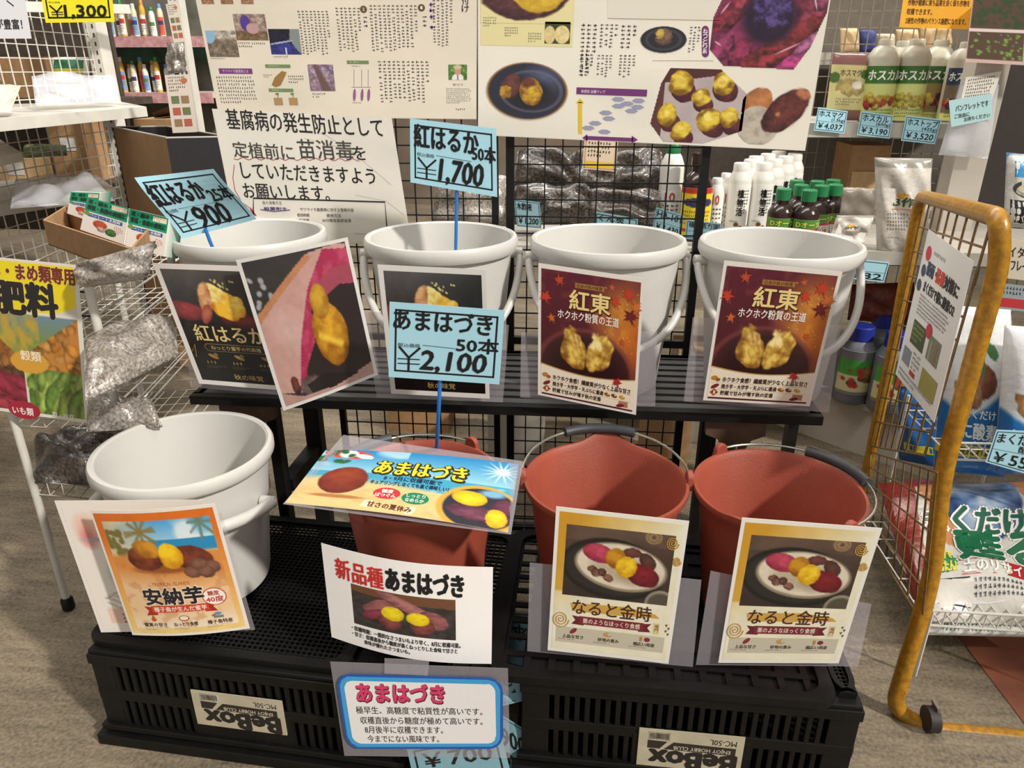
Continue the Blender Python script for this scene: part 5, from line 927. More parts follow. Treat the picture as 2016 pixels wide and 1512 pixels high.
# ---- blue-capped squeeze bottles on the plinth
def liq(s): p = Pic(40, 44, (120, 116, 110), 5); p.band(0, .2, (110, 112, 116)); p.band(.2, .55, (70, 150, 60)); p.band(.55, .9, (206, 196, 150)); p.blob(.7, .5, .3, .2, 0, (176, 130, 80), None, .3, .5); p.blob(.35, .72, .1, .08, 0, (90, 60, 110)); p.specks(9, (170, 60, 50), .06, 4, (.1, .4, .9, .8)); s.pic(0, 0, 100, 100, p, 1)
zP = .171
bb = bottle('squeeze_bottle', 'grey squeeze bottle with blue cap on low plinth right of last bench bucket', (*PZ(1740, 803, zP).xy, zP), .235, .052, M_greybottle, M_cap_blue, 'blue-capped bottles on the low plinth', .5, .17, .72, liq, (.14, .72), .036)
for px, py in ((1670, 785), (1716, 756), (1806, 792), (1762, 736), (1836, 752)): p = PZ(px, py, zP); dup(bb, (p.x, p.y, zP))
p = PY(1690, 340, 2.62); t = thing('carton', 'tan carton behind the large white powder pouch on the rear shelf', 'box', (p.x, 2.62, zL)); MB().box((p.x, 2.62, zL+.11), (.12, .16, .22)).build('box_body', M_card, t); MB().box((p.x, 2.538, zL+.08), (.1, .003, .12)).build('paper_panel', M_cardlight, t)
bag('net_bag', 'red-brown net bag lying behind the blue-capped bottles', 'bag', [(1678, 560, 2.3), (1800, 555, 2.3), (1800, 640, 2.25), (1668, 630, 2.25)], .05, M_redbag, seed=8)
# ---- bags beside the yellow cart
def oxy(s):
    p = Pic(60, 90, (222, 224, 226), 6); p.grain(5, 5); p.mix(np.clip((p.Y-.52-.08*np.sin(p.X*5))*30, 0, 1), (36, 108, 176)); p.blob(.5, .42, .2, .1, 0, (140, 84, 60), (90, 50, 40), .1, .3); p.blob(.3, .5, .2, .1, 10, (196, 140, 80), (120, 80, 50), .3, .5); p.disc(.42, .24, .1, .04, (64, 120, 60), -30); p.disc(.62, .24, .1, .04, (64, 120, 60), 30); p.disc(.45, .33, .07, .05, (64, 120, 60), 20); p.band(.8, .87, (226, 206, 50)); s.pic(0, 0, 100, s.H, p, 1); s.rect(49, s.H*.26, 51, s.H*.4, (64, 120, 60), 2)
    s.text('まくだけ', 26, s.H*.58, 70, s.H*.635, (244, 246, 248), .02); s.text('根に酸素O2', 8, s.H*.66, 94, s.H*.76, (236, 242, 246), .025, 4); s.text('根腐れ防止', 20, s.H*.81, 84, s.H*.86, (40, 80, 60), .02)
bag('granule_bag', 'blue and white granule bag with seedling picture behind the yellow cart pole', 'bag', [(1862, 600, 1.62), (1990, 610, 1.62), (1978, 940, 1.56), (1838, 925, 1.56)], .035, FILM, draw=oxy, seed=4, wr=.003)
bag('granule_bag', 'blue and white granule bag at the far right edge above the price tag', 'bag', [(1978, 640, 1.54), (2110, 650, 1.54), (2096, 940, 1.5), (1958, 930, 1.5)], .035, FILM, draw=oxy, seed=6, wr=.003)
bag('granule_bag', 'blue bag seen through the wire side of the yellow cart', 'bag', [(1768, 760, 1.86), (1850, 770, 1.84), (1846, 920, 1.82), (1770, 905, 1.84)], .03, FILM, (36, 100, 168), draw=lambda s: (s.rect(0, s.H*.7, 100, s.H*.8, (220, 206, 60), 1)), seed=9, wr=.003)
def soil(s):
    o = PS(s); H = s.H; x = lambda px, py: o.p(px, py)[0]/100; y = lambda px, py: o.p(px, py)[1]/H
    p = Pic(100, 80, (146, 44, 40), 6); p.grain(16, 6); p.poly([(x(1800, 985), y(1800, 985)), (x(1960, 965), y(1960, 965)), (1, .2), (1, 1), (x(1830, 1200), 1), (x(1815, 1100), y(1815, 1100))], (206, 202, 192)); p.poly([(x(1960, 965), y(1960, 965)), (1, 0), (1, .5), (x(2010, 1010), y(2010, 1010))], (190, 128, 84)); p.poly([(x(1800, 985), y(1800, 985)), (x(1840, 980), y(1840, 980)), (x(1890, 1120), y(1890, 1120)), (x(1860, 1110), y(1860, 1110))], (196, 136, 90))
    cx, cy = x(1925, 1020), y(1925, 1020); p.blob(cx, cy, .23, .32, 0, (130, 158, 190), (26, 48, 96), .02, .5, .05, 5); p.mix(np.clip((p.nz(6)-.5)*4, 0, .8)*(p.ell(cx, cy, .23, .32)[0] < 1), (206, 212, 216)); p.grain(8, 6); s.pic(0, 0, 100, H, p, 1)
    o.rect(1885, 1150, 2100, 1178, (176, 40, 44), 2); o.rect(1838, 1176, 1905, 1212, (40, 38, 40), 2); o.rect(1905, 1179, 2100, 1214, (206, 204, 200), 2)
    s.star(*o.p(1852, 1148), 9, (40, 140, 84), 18, .86, 2); o.text('だけで', 1838, 1125, 1868, 1142, (226, 220, 70), .03, 4); o.text('かんたん!', 1832, 1146, 1876, 1164, (226, 220, 70), .03, 4)
    o.text('まくだけ', 1822, 1046, 2012, 1090, (246, 244, 238), .09, 3); o.text('まくだけ', 1822, 1046, 2012, 1090, (44, 96, 76), .03, 5); o.text('甦る', 1882, 1088, 2045, 1148, (246, 244, 238), .07, 3); o.text('甦る', 1882, 1088, 2045, 1148, (30, 104, 66), .04, 5)
    o.text('土のリサイクル材', 1890, 1152, 2080, 1175, (246, 240, 236), .02, 4); o.lines(1912, 1184, 2080, 1210, 3, (60, 60, 64), lay=4)
bag('soil_bag', 'large red soil bag with earth picture and green lettering at lower right', 'bag', [(1728, 950, 1.62), (2100, 958, 1.60), (2105, 1236, 1.19), (1808, 1222, 1.20)], .045, FILM, draw=soil, seed=14, wr=.008, n=(28, 28))
def oxy2(s): s.rect(0, 0, 100, s.H, (216, 216, 210), 1); s.lines(8, s.H*.2, 90, s.H*.8, 2, (60, 110, 90)); s.rect(82, s.H*.1, 96, s.H*.9, (200, 60, 60), 2)
bag('soil_bag', 'white bag under the red soil bag in the wire basket', 'bag', [(1828, 1216, 1.22), (2100, 1222, 1.22), (2100, 1256, 1.2), (1822, 1250, 1.2)], .02, FILM, draw=oxy2, seed=3, wr=.003)
tagcard([(1962, 846, 1.42), (2060, 850, 1.42), (2050, 942, 1.42), (1940, 910, 1.42)], 'blue price tag 550 yen at right edge before the granule bags', 'まくだけ', '酸素', '￥550')
def wire_basket(label, q0, q1, depth, drop, n):
    """front lip of a white wire basket between two photo points"""
    a, b_ = PY(*q0), PY(*q1); t = thing('wire_basket', label, 'wire basket', (a+b_)/2); dv = Vector((.0, depth, 0)); r = .0026
    b = MB(); b.tube([a, b_], r, 6); b.tube([a-Vector((0, 0, drop)), b_-Vector((0, 0, drop))], r, 6); b.build('rim', M_whitemetal, t); b = MB()
    for i in range(n+1):
        p = a+(b_-a)*(i/n); b.tube([p, p-Vector((0, 0, drop)), p-Vector((0, 0, drop))+dv], .0018, 5)
    for j in range(1, 6): b.tube([a-Vector((0, 0, drop))+dv*(j/5), b_-Vector((0, 0, drop))+dv*(j/5)], .0018, 5)
    b.build('wires', M_whitemetal, t)
    for p in (a, b_, a+dv, b_+dv): MB().tube([(p.x, p.y, p.z), (p.x, p.y, 0.0)], .004, 6).build('leg', M_whitemetal, t)
wire_basket('white wire basket under the red soil bag', (1836, 1202, 1.16), (2110, 1218, 1.14), .35, .035, 10)
wire_basket('white wire basket under the granule bags, level with the price tag', (1886, 872, 1.46), (2110, 878, 1.44), .25, .04, 8)
wb = [(PY(1880, 900, 1.75).x, 1.75)]
bag('snack_bag', 'black and white bag hanging at the right edge above the cart', 'bag', [(1982, 300, 1.9), (2080, 310, 1.9), (2080, 455, 1.9), (1976, 448, 1.9)], .02, FILM, seed=17, draw=lambda s: (s.rect(0, 0, 100, s.H*.3, (60, 150, 206), 1), s.rect(0, s.H*.3, 100, s.H*.6, (222, 218, 206), 1), s.rect(4, s.H*.6, 100, s.H, (44, 42, 46), 1), s.ell(34, s.H*.45, 26, 16, (60, 56, 56), 2), s.ell(34, s.H*.45, 18, 9, (216, 206, 180), 3), s.text('パイプル', 14, s.H*.8, 90, s.H*.9, (226, 222, 210), .02)), wr=.004)
s = sheet([(1968, 470, 1.85), (2080, 480, 1.85), (2080, 560, 1.85), (1960, 545, 1.85)], 100, 70, (206, 196, 176), n=(3, 3)); s.text('シイタケ', 4, 12, 60, 30, K, .01); s.text('コンフレート', 4, 36, 60, 54, K, .01); put(s, 'shelf_card', 'cream handwritten card at right edge under the hanging bag', 'card')
s = sheet([(1952, 555, 1.84), (2080, 570, 1.84), (2080, 620, 1.84), (1945, 606, 1.84)], 100, 40, (150, 160, 166), n=(3, 3)); s.rect(0, 22, 100, 36, (190, 50, 56)); s.lines(4, 4, 90, 18, 2, (70, 60, 60)); put(s, 'shelf_strip', 'grey and red shelf strip at the right edge above granule bags', 'strip')
# ---- left gondola shelving
gz = .98
gA, gB, gC, gD = PZ(-60, 238, gz), PZ(288, 210, gz), PZ(232, 199, gz), PZ(-60, 207, gz)
lg = thing('store_shelf', 'white gondola shelving with wire back and slotted uprights, upper left', 'shelf', (gC.x, gC.y, 0))
def slab(pts, t, name='shelf_board'): return MB().prism([Vector(p)-Vector((0, 0, t)) for p in pts], (0, 0, t)).build(name, M_whitemetal, lg)
slab([gA, gB, gC, gD], .03)
up0 = PZ(216, 199, gz)
M_slot = mat('slot_dark', (60, 56, 52), .7)
def upright(p, name='upright'):
    o = MB().box((p.x, p.y, .85), (.05, .07, 1.7)).build(name, M_whitemetal, lg); b = MB()
    for i in range(52):
        z = .1+i*.03
        for dx in (-.011, .011): b.box((p.x+dx, p.y-.0352, z), (.006, .002, .014))
    b.build('slots', M_slot, o)
upright(up0); u2 = PZ(20, 330, .78)
u2 = Vector((gD.x-.1, gD.y-.2, 0))
dirv = (gB-gA).normalized(); b = MB(); base_ = Vector((up0.x, up0.y, 0))-dirv*.05
for i in range(33): p = base_-dirv*(i*.049); b.box((p.x, p.y, .9), (.003, .003, 1.5))
for j in range(36): z = .16+j*.042; b.beam((base_.x, base_.y, z), tuple((base_-dirv*1.6).xy)+(z,), .003, .003)
b.build('wire_back', M_whitemetal, lg)
z2 = .70; slab([PZ(-60, 415, z2), PZ(228, 372, z2), PZ(190, 345, z2), PZ(-60, 360, z2)], .03)
z3 = .86; slab([PZ(-40, 318, z3), PZ(42, 300, z3), PZ(-4, 272, z3), PZ(-60, 280, z3)], .025)
z4 = 1.17; 
MB().beam(PY(0, 12, 2.4), PY(250, 18, 2.9), .03, .03).build('top_rail', M_whitemetal, lg)
bag('plastic_sheet', 'crumpled clear plastic sheet lying on the upper left white shelf board', 'plastic sheet', [(62, 150, 2.35), (226, 148, 2.6), (236, 200, 2.45), (70, 208, 2.15)], .01, M_clear, seed=5, wr=.012)
bag('paper_sheet', 'brownish paper lying at the left end of the upper white shelf board', 'paper', [(-30, 165, 1.9), (42, 168, 2.0), (20, 222, 1.86), (-40, 218, 1.8)], .006, PAPER, (196, 186, 172), seed=2, wr=.004)
bag('plastic_sheet', 'clear plastic packing lying on the lower left white shelf board', 'plastic sheet', [(30, 352, 2.3), (180, 345, 2.4), (226, 395, 2.1), (20, 410, 1.95)], .015, M_clear, seed=9, wr=.01)
tagq = [(76, -34, 1.95), (218, -30, 1.95), (226, 43, 1.95), (90, 45, 1.95)]
s = sheet(tagq, 100, None, (240, 226, 40), n=(3, 3)); H = s.H; s.frame(5, -3, 95, H-5, 2, K, 2); s.text('1,300', 30, H*.55, 90, H*.9, K, .03, 4, .05); s.line([(10, H*.56), (19, H*.72)], 2, K, 3); s.line([(28, H*.56), (19, H*.72)], 2, K, 3); s.line([(19, H*.7), (19, H*.88)], 2, K, 3); s.line([(11, H*.73), (28, H*.73)], 1, K, 3); s.line([(11, H*.79), (28, H*.79)], 1, K, 3); s.text('税込価格', 9, H*.46, 26, H*.5, (60, 60, 40), .0); put(s, 'price_tag', 'yellow price tag 1,300 yen at the top left', 'price tag')
s = sheet([(-80, -60, 1.9), (40, -60, 1.9), (62, 76, 1.9), (-60, 76, 1.9)], 100, 100, (226, 226, 232), n=(3, 3)); s.text('が豊富！', 46, 71, 89, 86, K, .012); s.line([(70, 44), (80, 52)], 1.5, K, 3); put(s, 'white_sign', 'white handwritten sign cut off at top left corner', 'sign')
# stock on the rear side of that gondola
zr1, zr2 = PY(80, 192, 3.3).z, PY(80, 352, 3.15).z
for x, Y, zb_, w, h, m, lab in ((60, 3.3, zr1, .5, .16, M_card, 'brown carton behind the upper left wire back'), (172, 3.15, zr2, .15, .26, M_card, 'brown carton seen through the lower left wire back'), (62, 3.12, zr2, .26, .1, M_cardlight, 'shallow pale carton tray with greens behind the lower left wire back')):
    p = PY(x, 300, Y); t = thing('carton', lab, 'box', (p.x, Y, zb_+.002)); MB().box((p.x, Y, zb_+.002+h/2), (w, .24, h)).build('box_body', m, t); MB().box((p.x, Y-.121, zb_+h*.6), (.07, .002, .05)).build('paper_label', M_white, t)
bk = thing('rear_shelf', 'dark shelving behind the left gondola carrying cartons and packets', 'shelf', (PY(80, 200, 3.2).x, 3.3, 0)); M_dk = mat('dark_shelf', (66, 56, 48), .7, var=.2)
pz = [PY(60, y, 3.2).z for y in (185, 345, 430)]
for y, Y in ((192, 3.3), (352, 3.15)): p = PY(80, y, Y); MB().box((p.x-.1, Y, p.z-.015), (1.0, .4, .03)).build('shelf_board', M_dk, bk)
p = PY(80, 260, 3.55); MB().box((p.x-.1, 3.55, .9), (1.1, .03, 1.1)).build('back_panel', M_dk, bk)
bag('green_packet', 'green and yellow packet behind the upper left wire back', 'packet', [(104, 112, 2.95), (176, 112, 2.95), (176, 150, 2.95), (104, 150, 2.95)], .02, GLOSS, draw=lambda s: (s.rect(0, 0, 100, s.H*.6, (60, 120, 90), 1), s.rect(0, s.H*.6, 100, s.H, (206, 196, 60), 1)), seed=3, wr=.003)
bag('leafy_packet', 'packet of green leaves in the pale carton tray, left', 'packet', [(48, 286, 2.84), (130, 286, 2.84), (132, 306, 2.8), (44, 310, 2.8)], .02, mat('leaf_pack', (110, 120, 80), .5, scale=60, col2=(60, 70, 44)), seed=4)
# ---- big open black carton
cC, cL, cR = PY(327, 272, 2.05), PY(222, 250, 2.45), PY(452, 262, 2.1); cBk = cL+(cR-cC)
ob = thing('open_carton', 'large open carton, brown side and black front, at left behind the price card', 'box', (cC.x, cC.y, 0)); hgt = cC.z
for p in (cC, cL, cR, cBk): p.z = hgt
def wall_(a, b_, m, name, th=.006):
    d_ = (b_-a).normalized(); n_ = Vector((-d_.y, d_.x, 0))*th; MB().prism([a, b_, b_+n_, a+n_], (0, 0, -(hgt-.25))).build(name, m, ob); MB().prism([a+Vector((0, 0, .003)), b_+Vector((0, 0, .003)), b_+n_+Vector((0, 0, .003)), a+n_+Vector((0, 0, .003))], (0, 0, -.004)).build('cut_edge', M_white, ob)
M_blackcard = mat('black_card', (34, 32, 36), .6, var=.05); M_boxbrown = mat('brown_kraft', (146, 112, 76), .75, var=.06)
wall_(cL, cC, M_boxbrown, 'brown_side'); wall_(cC, cR, M_blackcard, 'black_front'); wall_(cR, cBk, M_blackcard, 'black_side'); wall_(cBk, cL, M_blackcard, 'black_back')
p = (cC+cL+cR+cBk)/4; 
stb = thing('carton', 'brown carton standing behind the large open black carton', 'box', (PY(335, 240, 2.75).x, 2.75, 0)); q_ = PY(335, 243, 2.75); MB().box((q_.x, 2.75, (q_.z+.02)/2), (.16, .2, q_.z+.02)).build('box_body', M_card, stb)
MB().prism([PY(300, 222, 2.68), PY(340, 206, 2.68), PY(346, 214, 2.72), PY(304, 232, 2.72)], (0, .14, 0)).build('open_flap', mat('dark_flap', (84, 66, 50), .8), stb)
s = sheet([(312, 250, 2.645), (358, 254, 2.645), (358, 266, 2.645), (312, 262, 2.645)], 100, 24, solid=False); s.text('HARVEST', 4, 2, 96, 22, K, .02, rot=180); s.build('print', PAPER, stb)
for (xa, ya, xb, yb, lab) in ((324, 148, 372, 262, 'white sheet of small green photos hanging left of the magazine page'), (326, 8, 350, 84, 'grey printed leaflet hanging beside slotted white post')):
    s = sheet([(xa, ya, 2.2), (xb, ya-2, 2.2), (xb+16, yb-2, 2.2), (xa+16, yb, 2.2)], 100, None, (216, 206, 194), n=(4, 4)); H = s.H; s.lines(10, 6, 90, H*.3, 5, (110, 90, 84)); g = random.Random(xa)
    for i in range(6): s.rect(14+(i % 2)*40, H*.36+(i//2)*H*.2, 46+(i % 2)*40, H*.36+(i//2)*H*.2+H*.13, ((110, 120, 84), (150, 120, 90), (180, 96, 80))[i % 3], 2)
    s.ell(76, H*.1, 14, 9, (190, 110, 80), 3); put(s, 'leaflet', lab, 'leaflet')
bag('foil_bag', 'crumpled silver foil bag hanging below the grey leaflet', 'bag', [(328, 84, 2.25), (362, 82, 2.25), (366, 142, 2.25), (332, 146, 2.25)], .015, M_silver, seed=33)
pst = PY(366, 120, 2.4); t = thing('slotted_post', 'white slotted post rising left of the magazine page', 'post', (pst.x, 2.4, 0)); MB().box((pst.x, 2.4, .9), (.035, .04, 1.8)).build('post_body', M_whitemetal, t); b = MB()
for i in range(50):
    for dx in (-.007, .007): b.box((pst.x+dx, 2.379, .3+i*.03), (.005, .002, .015))
b.build('slots', M_slot, t)
# ---- far shelf with bottles
FY = 4.7; fs = thing('far_shelf', 'far shelf with pink price rails and rows of bottles, upper left', 'shelf', (PY(230, 200, FY).x, FY, 0)); fx0, fx1 = PY(-80, 100, FY).x, PY(410, 100, FY).x
fz = [PY(230, y, FY).z for y in (72, 182)]
for z in fz:
    MB().box(((fx0+fx1)/2, FY+.2, z-.015), (fx1-fx0, .45, .03)).build('shelf_board', M_whitemetal, fs)
    rl = MB().box(((fx0+fx1)/2, FY-.03, z-.03), (fx1-fx0, .01, .06)).build('price_rail', mat('pink_rail', (206, 160, 160), .5, scale=40, col2=(176, 120, 124)), fs)
MB().box(((fx0+fx1)/2, FY+.45, 1.0), (fx1-fx0, .03, 2.0)).build('back_panel', mat('far_back', (96, 92, 84), .7, var=.3, scale=6), fs)
z_ = PY(230, 104, FY+.1).z; MB().box(((fx0+fx1)/2, FY+.3, z_), (fx1-fx0, .02, .1)).build('box_row', mat('green_row', (58, 104, 84), .6, scale=8, col2=(40, 50, 48)), fs)
caps = [mat('far_cap_%s' % n, c, .4) for n, c in (('green', (40, 130, 70)), ('blue', (90, 150, 206)), ('white', (220, 214, 204)), ('orange', (206, 140, 60)))]
bodies = [M_wb, mat('cream_bottle', (214, 200, 170), .5), mat('amber_bottle', (206, 160, 60), .5)]
k = 0
for row, xs in ((0, (70, 88, 108, 128, 205, 216, 228, 240, 252, 264, 276, 288, 310, 322)), (1, (232, 243, 255, 266, 278, 290, 302, 316, 330))):
    for x in xs:
        def fl(s, k=k): s.rect(0, 0, 100, 100, ((226, 220, 210), (206, 90, 70), (120, 150, 190), (232, 226, 216))[k % 4], 1); s.rect(10, 20, 90, 44, ((90, 130, 80), (60, 60, 110), (190, 60, 60))[k % 3], 2); s.lines(10, 52, 90, 90, 3, (110, 100, 96), lay=3)
        bottle('spray_bottle', ('%s-capped bottle on the %s row of the far shelf' % (('green', 'blue', 'white', 'orange')[k % 4], ('upper', 'lower')[row])), (PY(x, 100, FY+.06).x, FY+.06+.03*(k % 2), fz[row]+.001), .16+.02*((k*7) % 3), .017, bodies[k % 3], caps[k % 4], '%s-capped far %s-row bottles' % (('green', 'blue', 'white', 'orange')[k % 4], ('upper', 'lower')[row]), .55, .16, .76, fl, (.06, .6)); k += 1
# ---- white wire rack cart with pellet bags
FL, FR = PY(74, 985, 1.215), PY(206, 690, 1.29); RR, RL = PY(440, 790, 1.78), Vector((PY(74, 985, 1.215).x-.06, 1.72, 0)); RRm = PY(226, 640, 1.62)
rk = thing('wire_rack', 'white wheeled wire rack holding pellet bags behind the fertiliser sign, left', 'rack', (FL.x+.1, 1.45, 0))
def post_(p, z1, z0=.03): return MB().tube([(p.x, p.y, z0), (p.x, p.y, z1)], .008, 10).build('post', M_whitemetal, rk)
zt_ = PY(168, 536, 1.2).z
FRt, FRb = PY(166, 528, 1.2), PY(246, 850, 1.2)
post_(FL, .82); post_(Vector((FRt.x, 1.2, 0)), zt_); post_(RR, .62); post_(RL, .8)
for p in (FL, Vector((FRt.x, 1.2, 0)), RR): MB().lathe([(.009, .0), (.013, .004), (.013, .026), (.009, .032)], (p.x, p.y, 0), 12).build('caster', M_black, rk)
FRp = Vector((FRt.x, 1.2, 0))
def shelf_basket(z, lip, n1=7, n2=12):
    a, b_, c_, d_ = [Vector((p.x, p.y, z)) for p in (FL, FRp, RR, RL)]; up = Vector((0, 0, lip)); b = MB()
    for q in (Vector((0, 0, 0)), up): b.tube([a+q, b_+q, c_+q, d_+q], .0022, 5, True)
    for i in range(1, n1): b.tube([a+(b_-a)*i/n1+up, a+(b_-a)*i/n1, d_+(c_-d_)*i/n1, d_+(c_-d_)*i/n1+up], .0011, 4)
    for j in range(1, n2): b.tube([a+(d_-a)*j/n2+up, a+(d_-a)*j/n2, b_+(c_-b_)*j/n2, b_+(c_-b_)*j/n2+up], .0011, 4)
    b.build('wire_shelf', M_whitemetal, rk)
zs = [PY(110, 972, 1.22).z, PY(110, 838, 1.22).z, PY(200, 690, 1.3).z, PY(210, 585, 1.32).z]
for z, l in zip(zs, (.03, .02, .05, .045)): shelf_basket(z, l)
def flat_bag(label, q, T, m, seed, wr=.01):
    """bag lying on a wire shelf: corners are photo points at a height"""
    P = [PZ(*p) for p in q]; s = Sheet(100, 80, bagfn(*P, T, wr, seed), (200, 200, 200), .001, (26, 22)); n = (P[1]-P[0]).cross(P[3]-P[0])
    return tag(s.build('pellet_bag', m, smooth=True), label, 'bag')
z0, z1_, z2_, z3_ = zs
bag('pellet_bag', 'silvery pellet bag slumped in front of the cardboard tray on the top basket', 'bag', [(150, 520, 1.19), (306, 474, 1.17), (290, 550, 1.16), (168, 566, 1.18)], .03, M_silver, seed=3, wr=.008, sag=.8)
flat_bag('large silvery pellet bag on the middle basket left of black poster', [(165, 690, z2_+.05), (345, 640, z2_+.05), (352, 700, z2_+.03), (168, 790, z2_+.03)], .045, M_silver, 5, .014)
flat_bag('silvery pellet bag on the third basket just above the low white bucket', [(172, 790, z1_+.04), (300, 790, z1_+.04), (320, 840, z1_+.03), (170, 850, z1_+.03)], .04, M_silver, 8, .012)
flat_bag('dark soil bag on the bottom basket left of the low white bucket', [(82, 865, z0+.07), (240, 850, z0+.07), (230, 955, z0+.03), (66, 950, z0+.03)], .05, M_darkbag, 9, .014)
# sign on the rack
q = [(-92, 498, 1.19), (153, 522, 1.20), (177, 834, 1.20), (-48, 802, 1.19)]
s = sheet(q, 100, 128, (226, 220, 208)); o = PS(s); p = Pic(96, 110, (214, 208, 196), 131); H = 128
def wedge(pts, fn):
    q_ = Pic(96, 110, (120, 120, 90), 140+len(pts)); fn(q_); mk = p.inside(pts); p.a = np.where(mk[..., None], q_.a, p.a)
def balls(q_, cols, n, r, seed, box, ry=.8, ang=None):
    g = random.Random(seed)
    for i in range(n): q_.blob(box[0]+(box[2]-box[0])*g.random(), box[1]+(box[3]-box[1])*g.random(), r*(.8+.5*g.random()), r*ry, g.random()*180 if ang is None else ang+g.random()*40-20, cols[i % len(cols)], None, .1, .3, .1)
wedge([(0, .32), (1, .32), (.46, .62)], lambda q_: (q_.grad((110, 140, 170), (120, 140, 80), 'y', .3, .5), q_.mix((np.abs(q_.X-.45) < .2)*np.clip((q_.nz(20)-.2)*2, 0, .9), (196, 160, 60))))
wedge([(1, .32), (1, .68), (.48, .7), (.46, .62)], lambda q_: (q_.mix(np.ones_like(q_.X), (196, 130, 60)), balls(q_, ((216, 160, 84), (226, 150, 60), (206, 140, 70)), 60, .05, 4, (.45, .32, 1, .72))))
wedge([(0, .32), (.46, .62), (.48, .7), (0, .72)], lambda q_: (q_.mix(np.ones_like(q_.X), (150, 90, 40)), balls(q_, ((206, 140, 60), (176, 116, 60)), 40, .06, 6, (0, .4, .5, .75))))
wedge([(0, .7), (.48, .68), (.5, 1), (0, 1)], lambda q_: (q_.mix(np.ones_like(q_.X), (110, 50, 50)), balls(q_, ((120, 84, 60),), 16, .05, 8, (.3, .66, .5, .78)), balls(q_, ((186, 66, 84), (170, 56, 76)), 20, .2, 9, (0, .78, .45, 1), .24, 14)))
wedge([(.48, .68), (1, .68), (1, 1), (.5, 1)], lambda q_: (q_.mix(np.ones_like(q_.X), (110, 140, 60)), balls(q_, ((150, 180, 84), (120, 160, 70), (176, 200, 96)), 60, .13, 10, (.48, .7, 1, 1), .3, 115)))
p.mix((p.ell(.5, .13, .62, .2)[0] < 1).astype(float), (238, 214, 30)); p.band(0, .1, (238, 214, 30)); p.band(.31, .325, (226, 220, 208)); p.mix((np.abs(p.X-.485-.015*(p.Y-.7)) < .008)*(p.Y > .66).astype(float), (226, 220, 208)); p.mix((p.ell(.535, .645, .17, .075)[0] < 1).astype(float), (216, 160, 60))
s.pic(2, 2, 96, 125, p, 1); o.text('いも・まめ類専用', -42, 520, 146, 549, (240, 226, 120), .05, 3); o.text('いも・まめ類専用', -42, 520, 146, 549, (120, 44, 36), .03, 4)
o.text('肥料', -10, 553, 111, 614, (240, 226, 120), .05, 3); o.text('肥料', -10, 553, 111, 614, (40, 34, 34), .04, 4); o.text('穀類', 40, 684, 80, 704, (246, 232, 200), .02, 4)
s.ell(*o.p(48, 806), 14, 8, (166, 40, 60), 3); o.text('いも類', 26, 800, 66, 816, (246, 230, 226), .02, 5); o.text('豆・枝豆', 104, 812, 146, 824, (240, 240, 220), .02, 5)
put(s, 'fertiliser_sign', 'yellow-topped fertiliser sign 肥料 with bean and sweet potato photos, left edge', 'sign', None, GLOSS)
# cardboard tray with green medicine cartons
zc = z3_+.06; bA = PY(84, 433, 1.40); bB = PZ(260, 491, bA.z); hgt2 = .05; dv = Vector((.12, .10, 0)); dv = PZ(129, 405, bA.z)-bA
ct = thing('cardboard_tray', 'open cardboard tray holding green-topped cartons on the wire rack', 'box', (bA.x, bA.y, bA.z-hgt2))
def tw(a, b_, m=M_card):
    d_ = (b_-a).normalized(); n_ = Vector((-d_.y, d_.x, 0))*.004; return MB().prism([a, b_, b_+n_, a+n_], (0, 0, -hgt2)).build('side_wall', m, ct)
tw(bA, bB); tw(bB, bB+dv, M_card); tw(bB+dv, bA+dv, M_card); tw(bA+dv, bA, M_card)
MB().prism([bA-Vector((0, 0, hgt2)), bB-Vector((0, 0, hgt2)), bB+dv-Vector((0, 0, hgt2)), bA+dv-Vector((0, 0, hgt2))], (0, 0, .003)).build('base', M_card, ct)
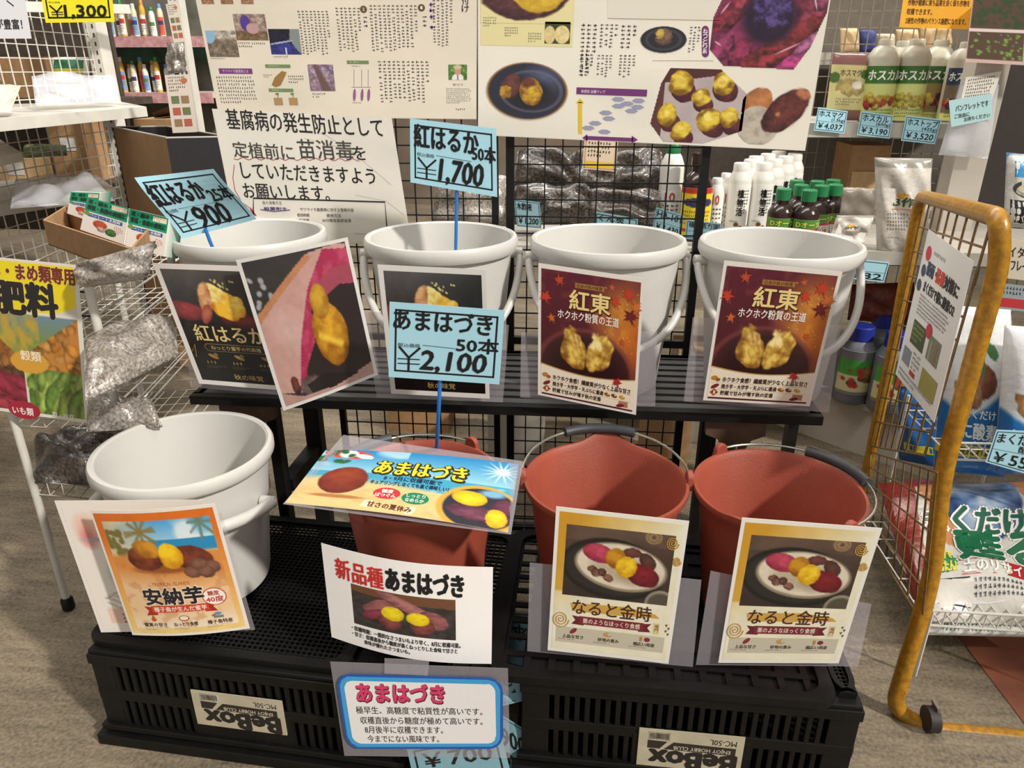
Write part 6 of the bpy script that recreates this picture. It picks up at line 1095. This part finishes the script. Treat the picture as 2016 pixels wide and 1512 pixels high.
def medic(q, label, seed):
    s = sheet(q, 100, 120, (232, 228, 222), thick=.035, n=(2, 2), back=(30, 140, 110)); p = Pic(50, 60, (234, 230, 222), seed); p.band(0, .4, (26, 150, 112)); p.blob(.42, .68, .17, .12, 0, (216, 100, 60), (150, 50, 36), .04, .3); p.blob(.46, .8, .1, .08, 0, (236, 190, 180), None, .2, .3); p.blob(.68, .8, .12, .1, 0, (70, 130, 60), None, .2, .4); p.band(.43, .53, (40, 80, 150), .1, .9); p.disc(.08, .46, .08, .06, (110, 150, 80)); s.pic(0, 0, 100, 120, p, 1)
    s.text('花・樹木・', 6, 5, 60, 19, (20, 60, 44), .03); s.text('野菜・果樹の病気に', 6, 24, 96, 40, (20, 60, 44), .03); s.rect(62, 5, 97, 20, (236, 226, 200), 2); s.lines(64, 7, 95, 18, 2, (196, 80, 50), lay=3); s.text('ベンレート水和剤', 16, 53, 86, 62, (240, 244, 250), .02); s.lines(74, 72, 97, 96, 4, (200, 70, 60)); put(s, 'medicine_carton', label, 'carton', None, GLOSS)
medic([(172, 388, 1.42), (254, 410, 1.35), (244, 482, 1.33), (158, 452, 1.40)], 'green and white plant medicine carton, left one of the two facing out', 3)
medic([(256, 411, 1.35), (332, 430, 1.32), (322, 505, 1.30), (247, 484, 1.33)], 'green and white plant medicine carton, right one of the two facing out', 4)
medic([(140, 378, 1.50), (196, 380, 1.49), (190, 440, 1.49), (132, 420, 1.50)], 'green carton end standing behind the two facing plant medicine cartons', 5)
# ---- blue tags tucked between the crates
for i, (q, lab, t3) in enumerate((([(962, 1205, 1.14), (1048, 1212, 1.14), (1056, 1326, 1.02), (960, 1300, 1.02)], 'blue price card upside-down on the floor rack between the crates', '本02'), ([(975, 1322, .93), (1046, 1310, .96), (1050, 1375, .9), (990, 1390, .9)], 'blue price card slipping down beside right crate', '00'), ([(800, 1470, .84), (985, 1440, .86), (1010, 1540, .84), (820, 1560, .83)], 'blue price card lying lowest under the blue-outlined card', '￥700'), ([(975, 1400, .9), (1040, 1440, .9), (1050, 1540, .89), (985, 1520, .89)], 'crumpled blue price card standing against left end of the right crate', '900'))):
    s = sheet(q, 100, None, (120, 160, 172), n=(3, 3)); H = s.H; s.frame(6, 6, 94, H-6, 2, K, 2); s.text(t3, 14, H*.2, 86, H*.5, K, .02, rot=180 if i == 0 else 0); s.lines(12, H*.6, 88, H*.85, 1, K, lay=3, fill=.8); put(s, 'price_card', lab, 'price card')
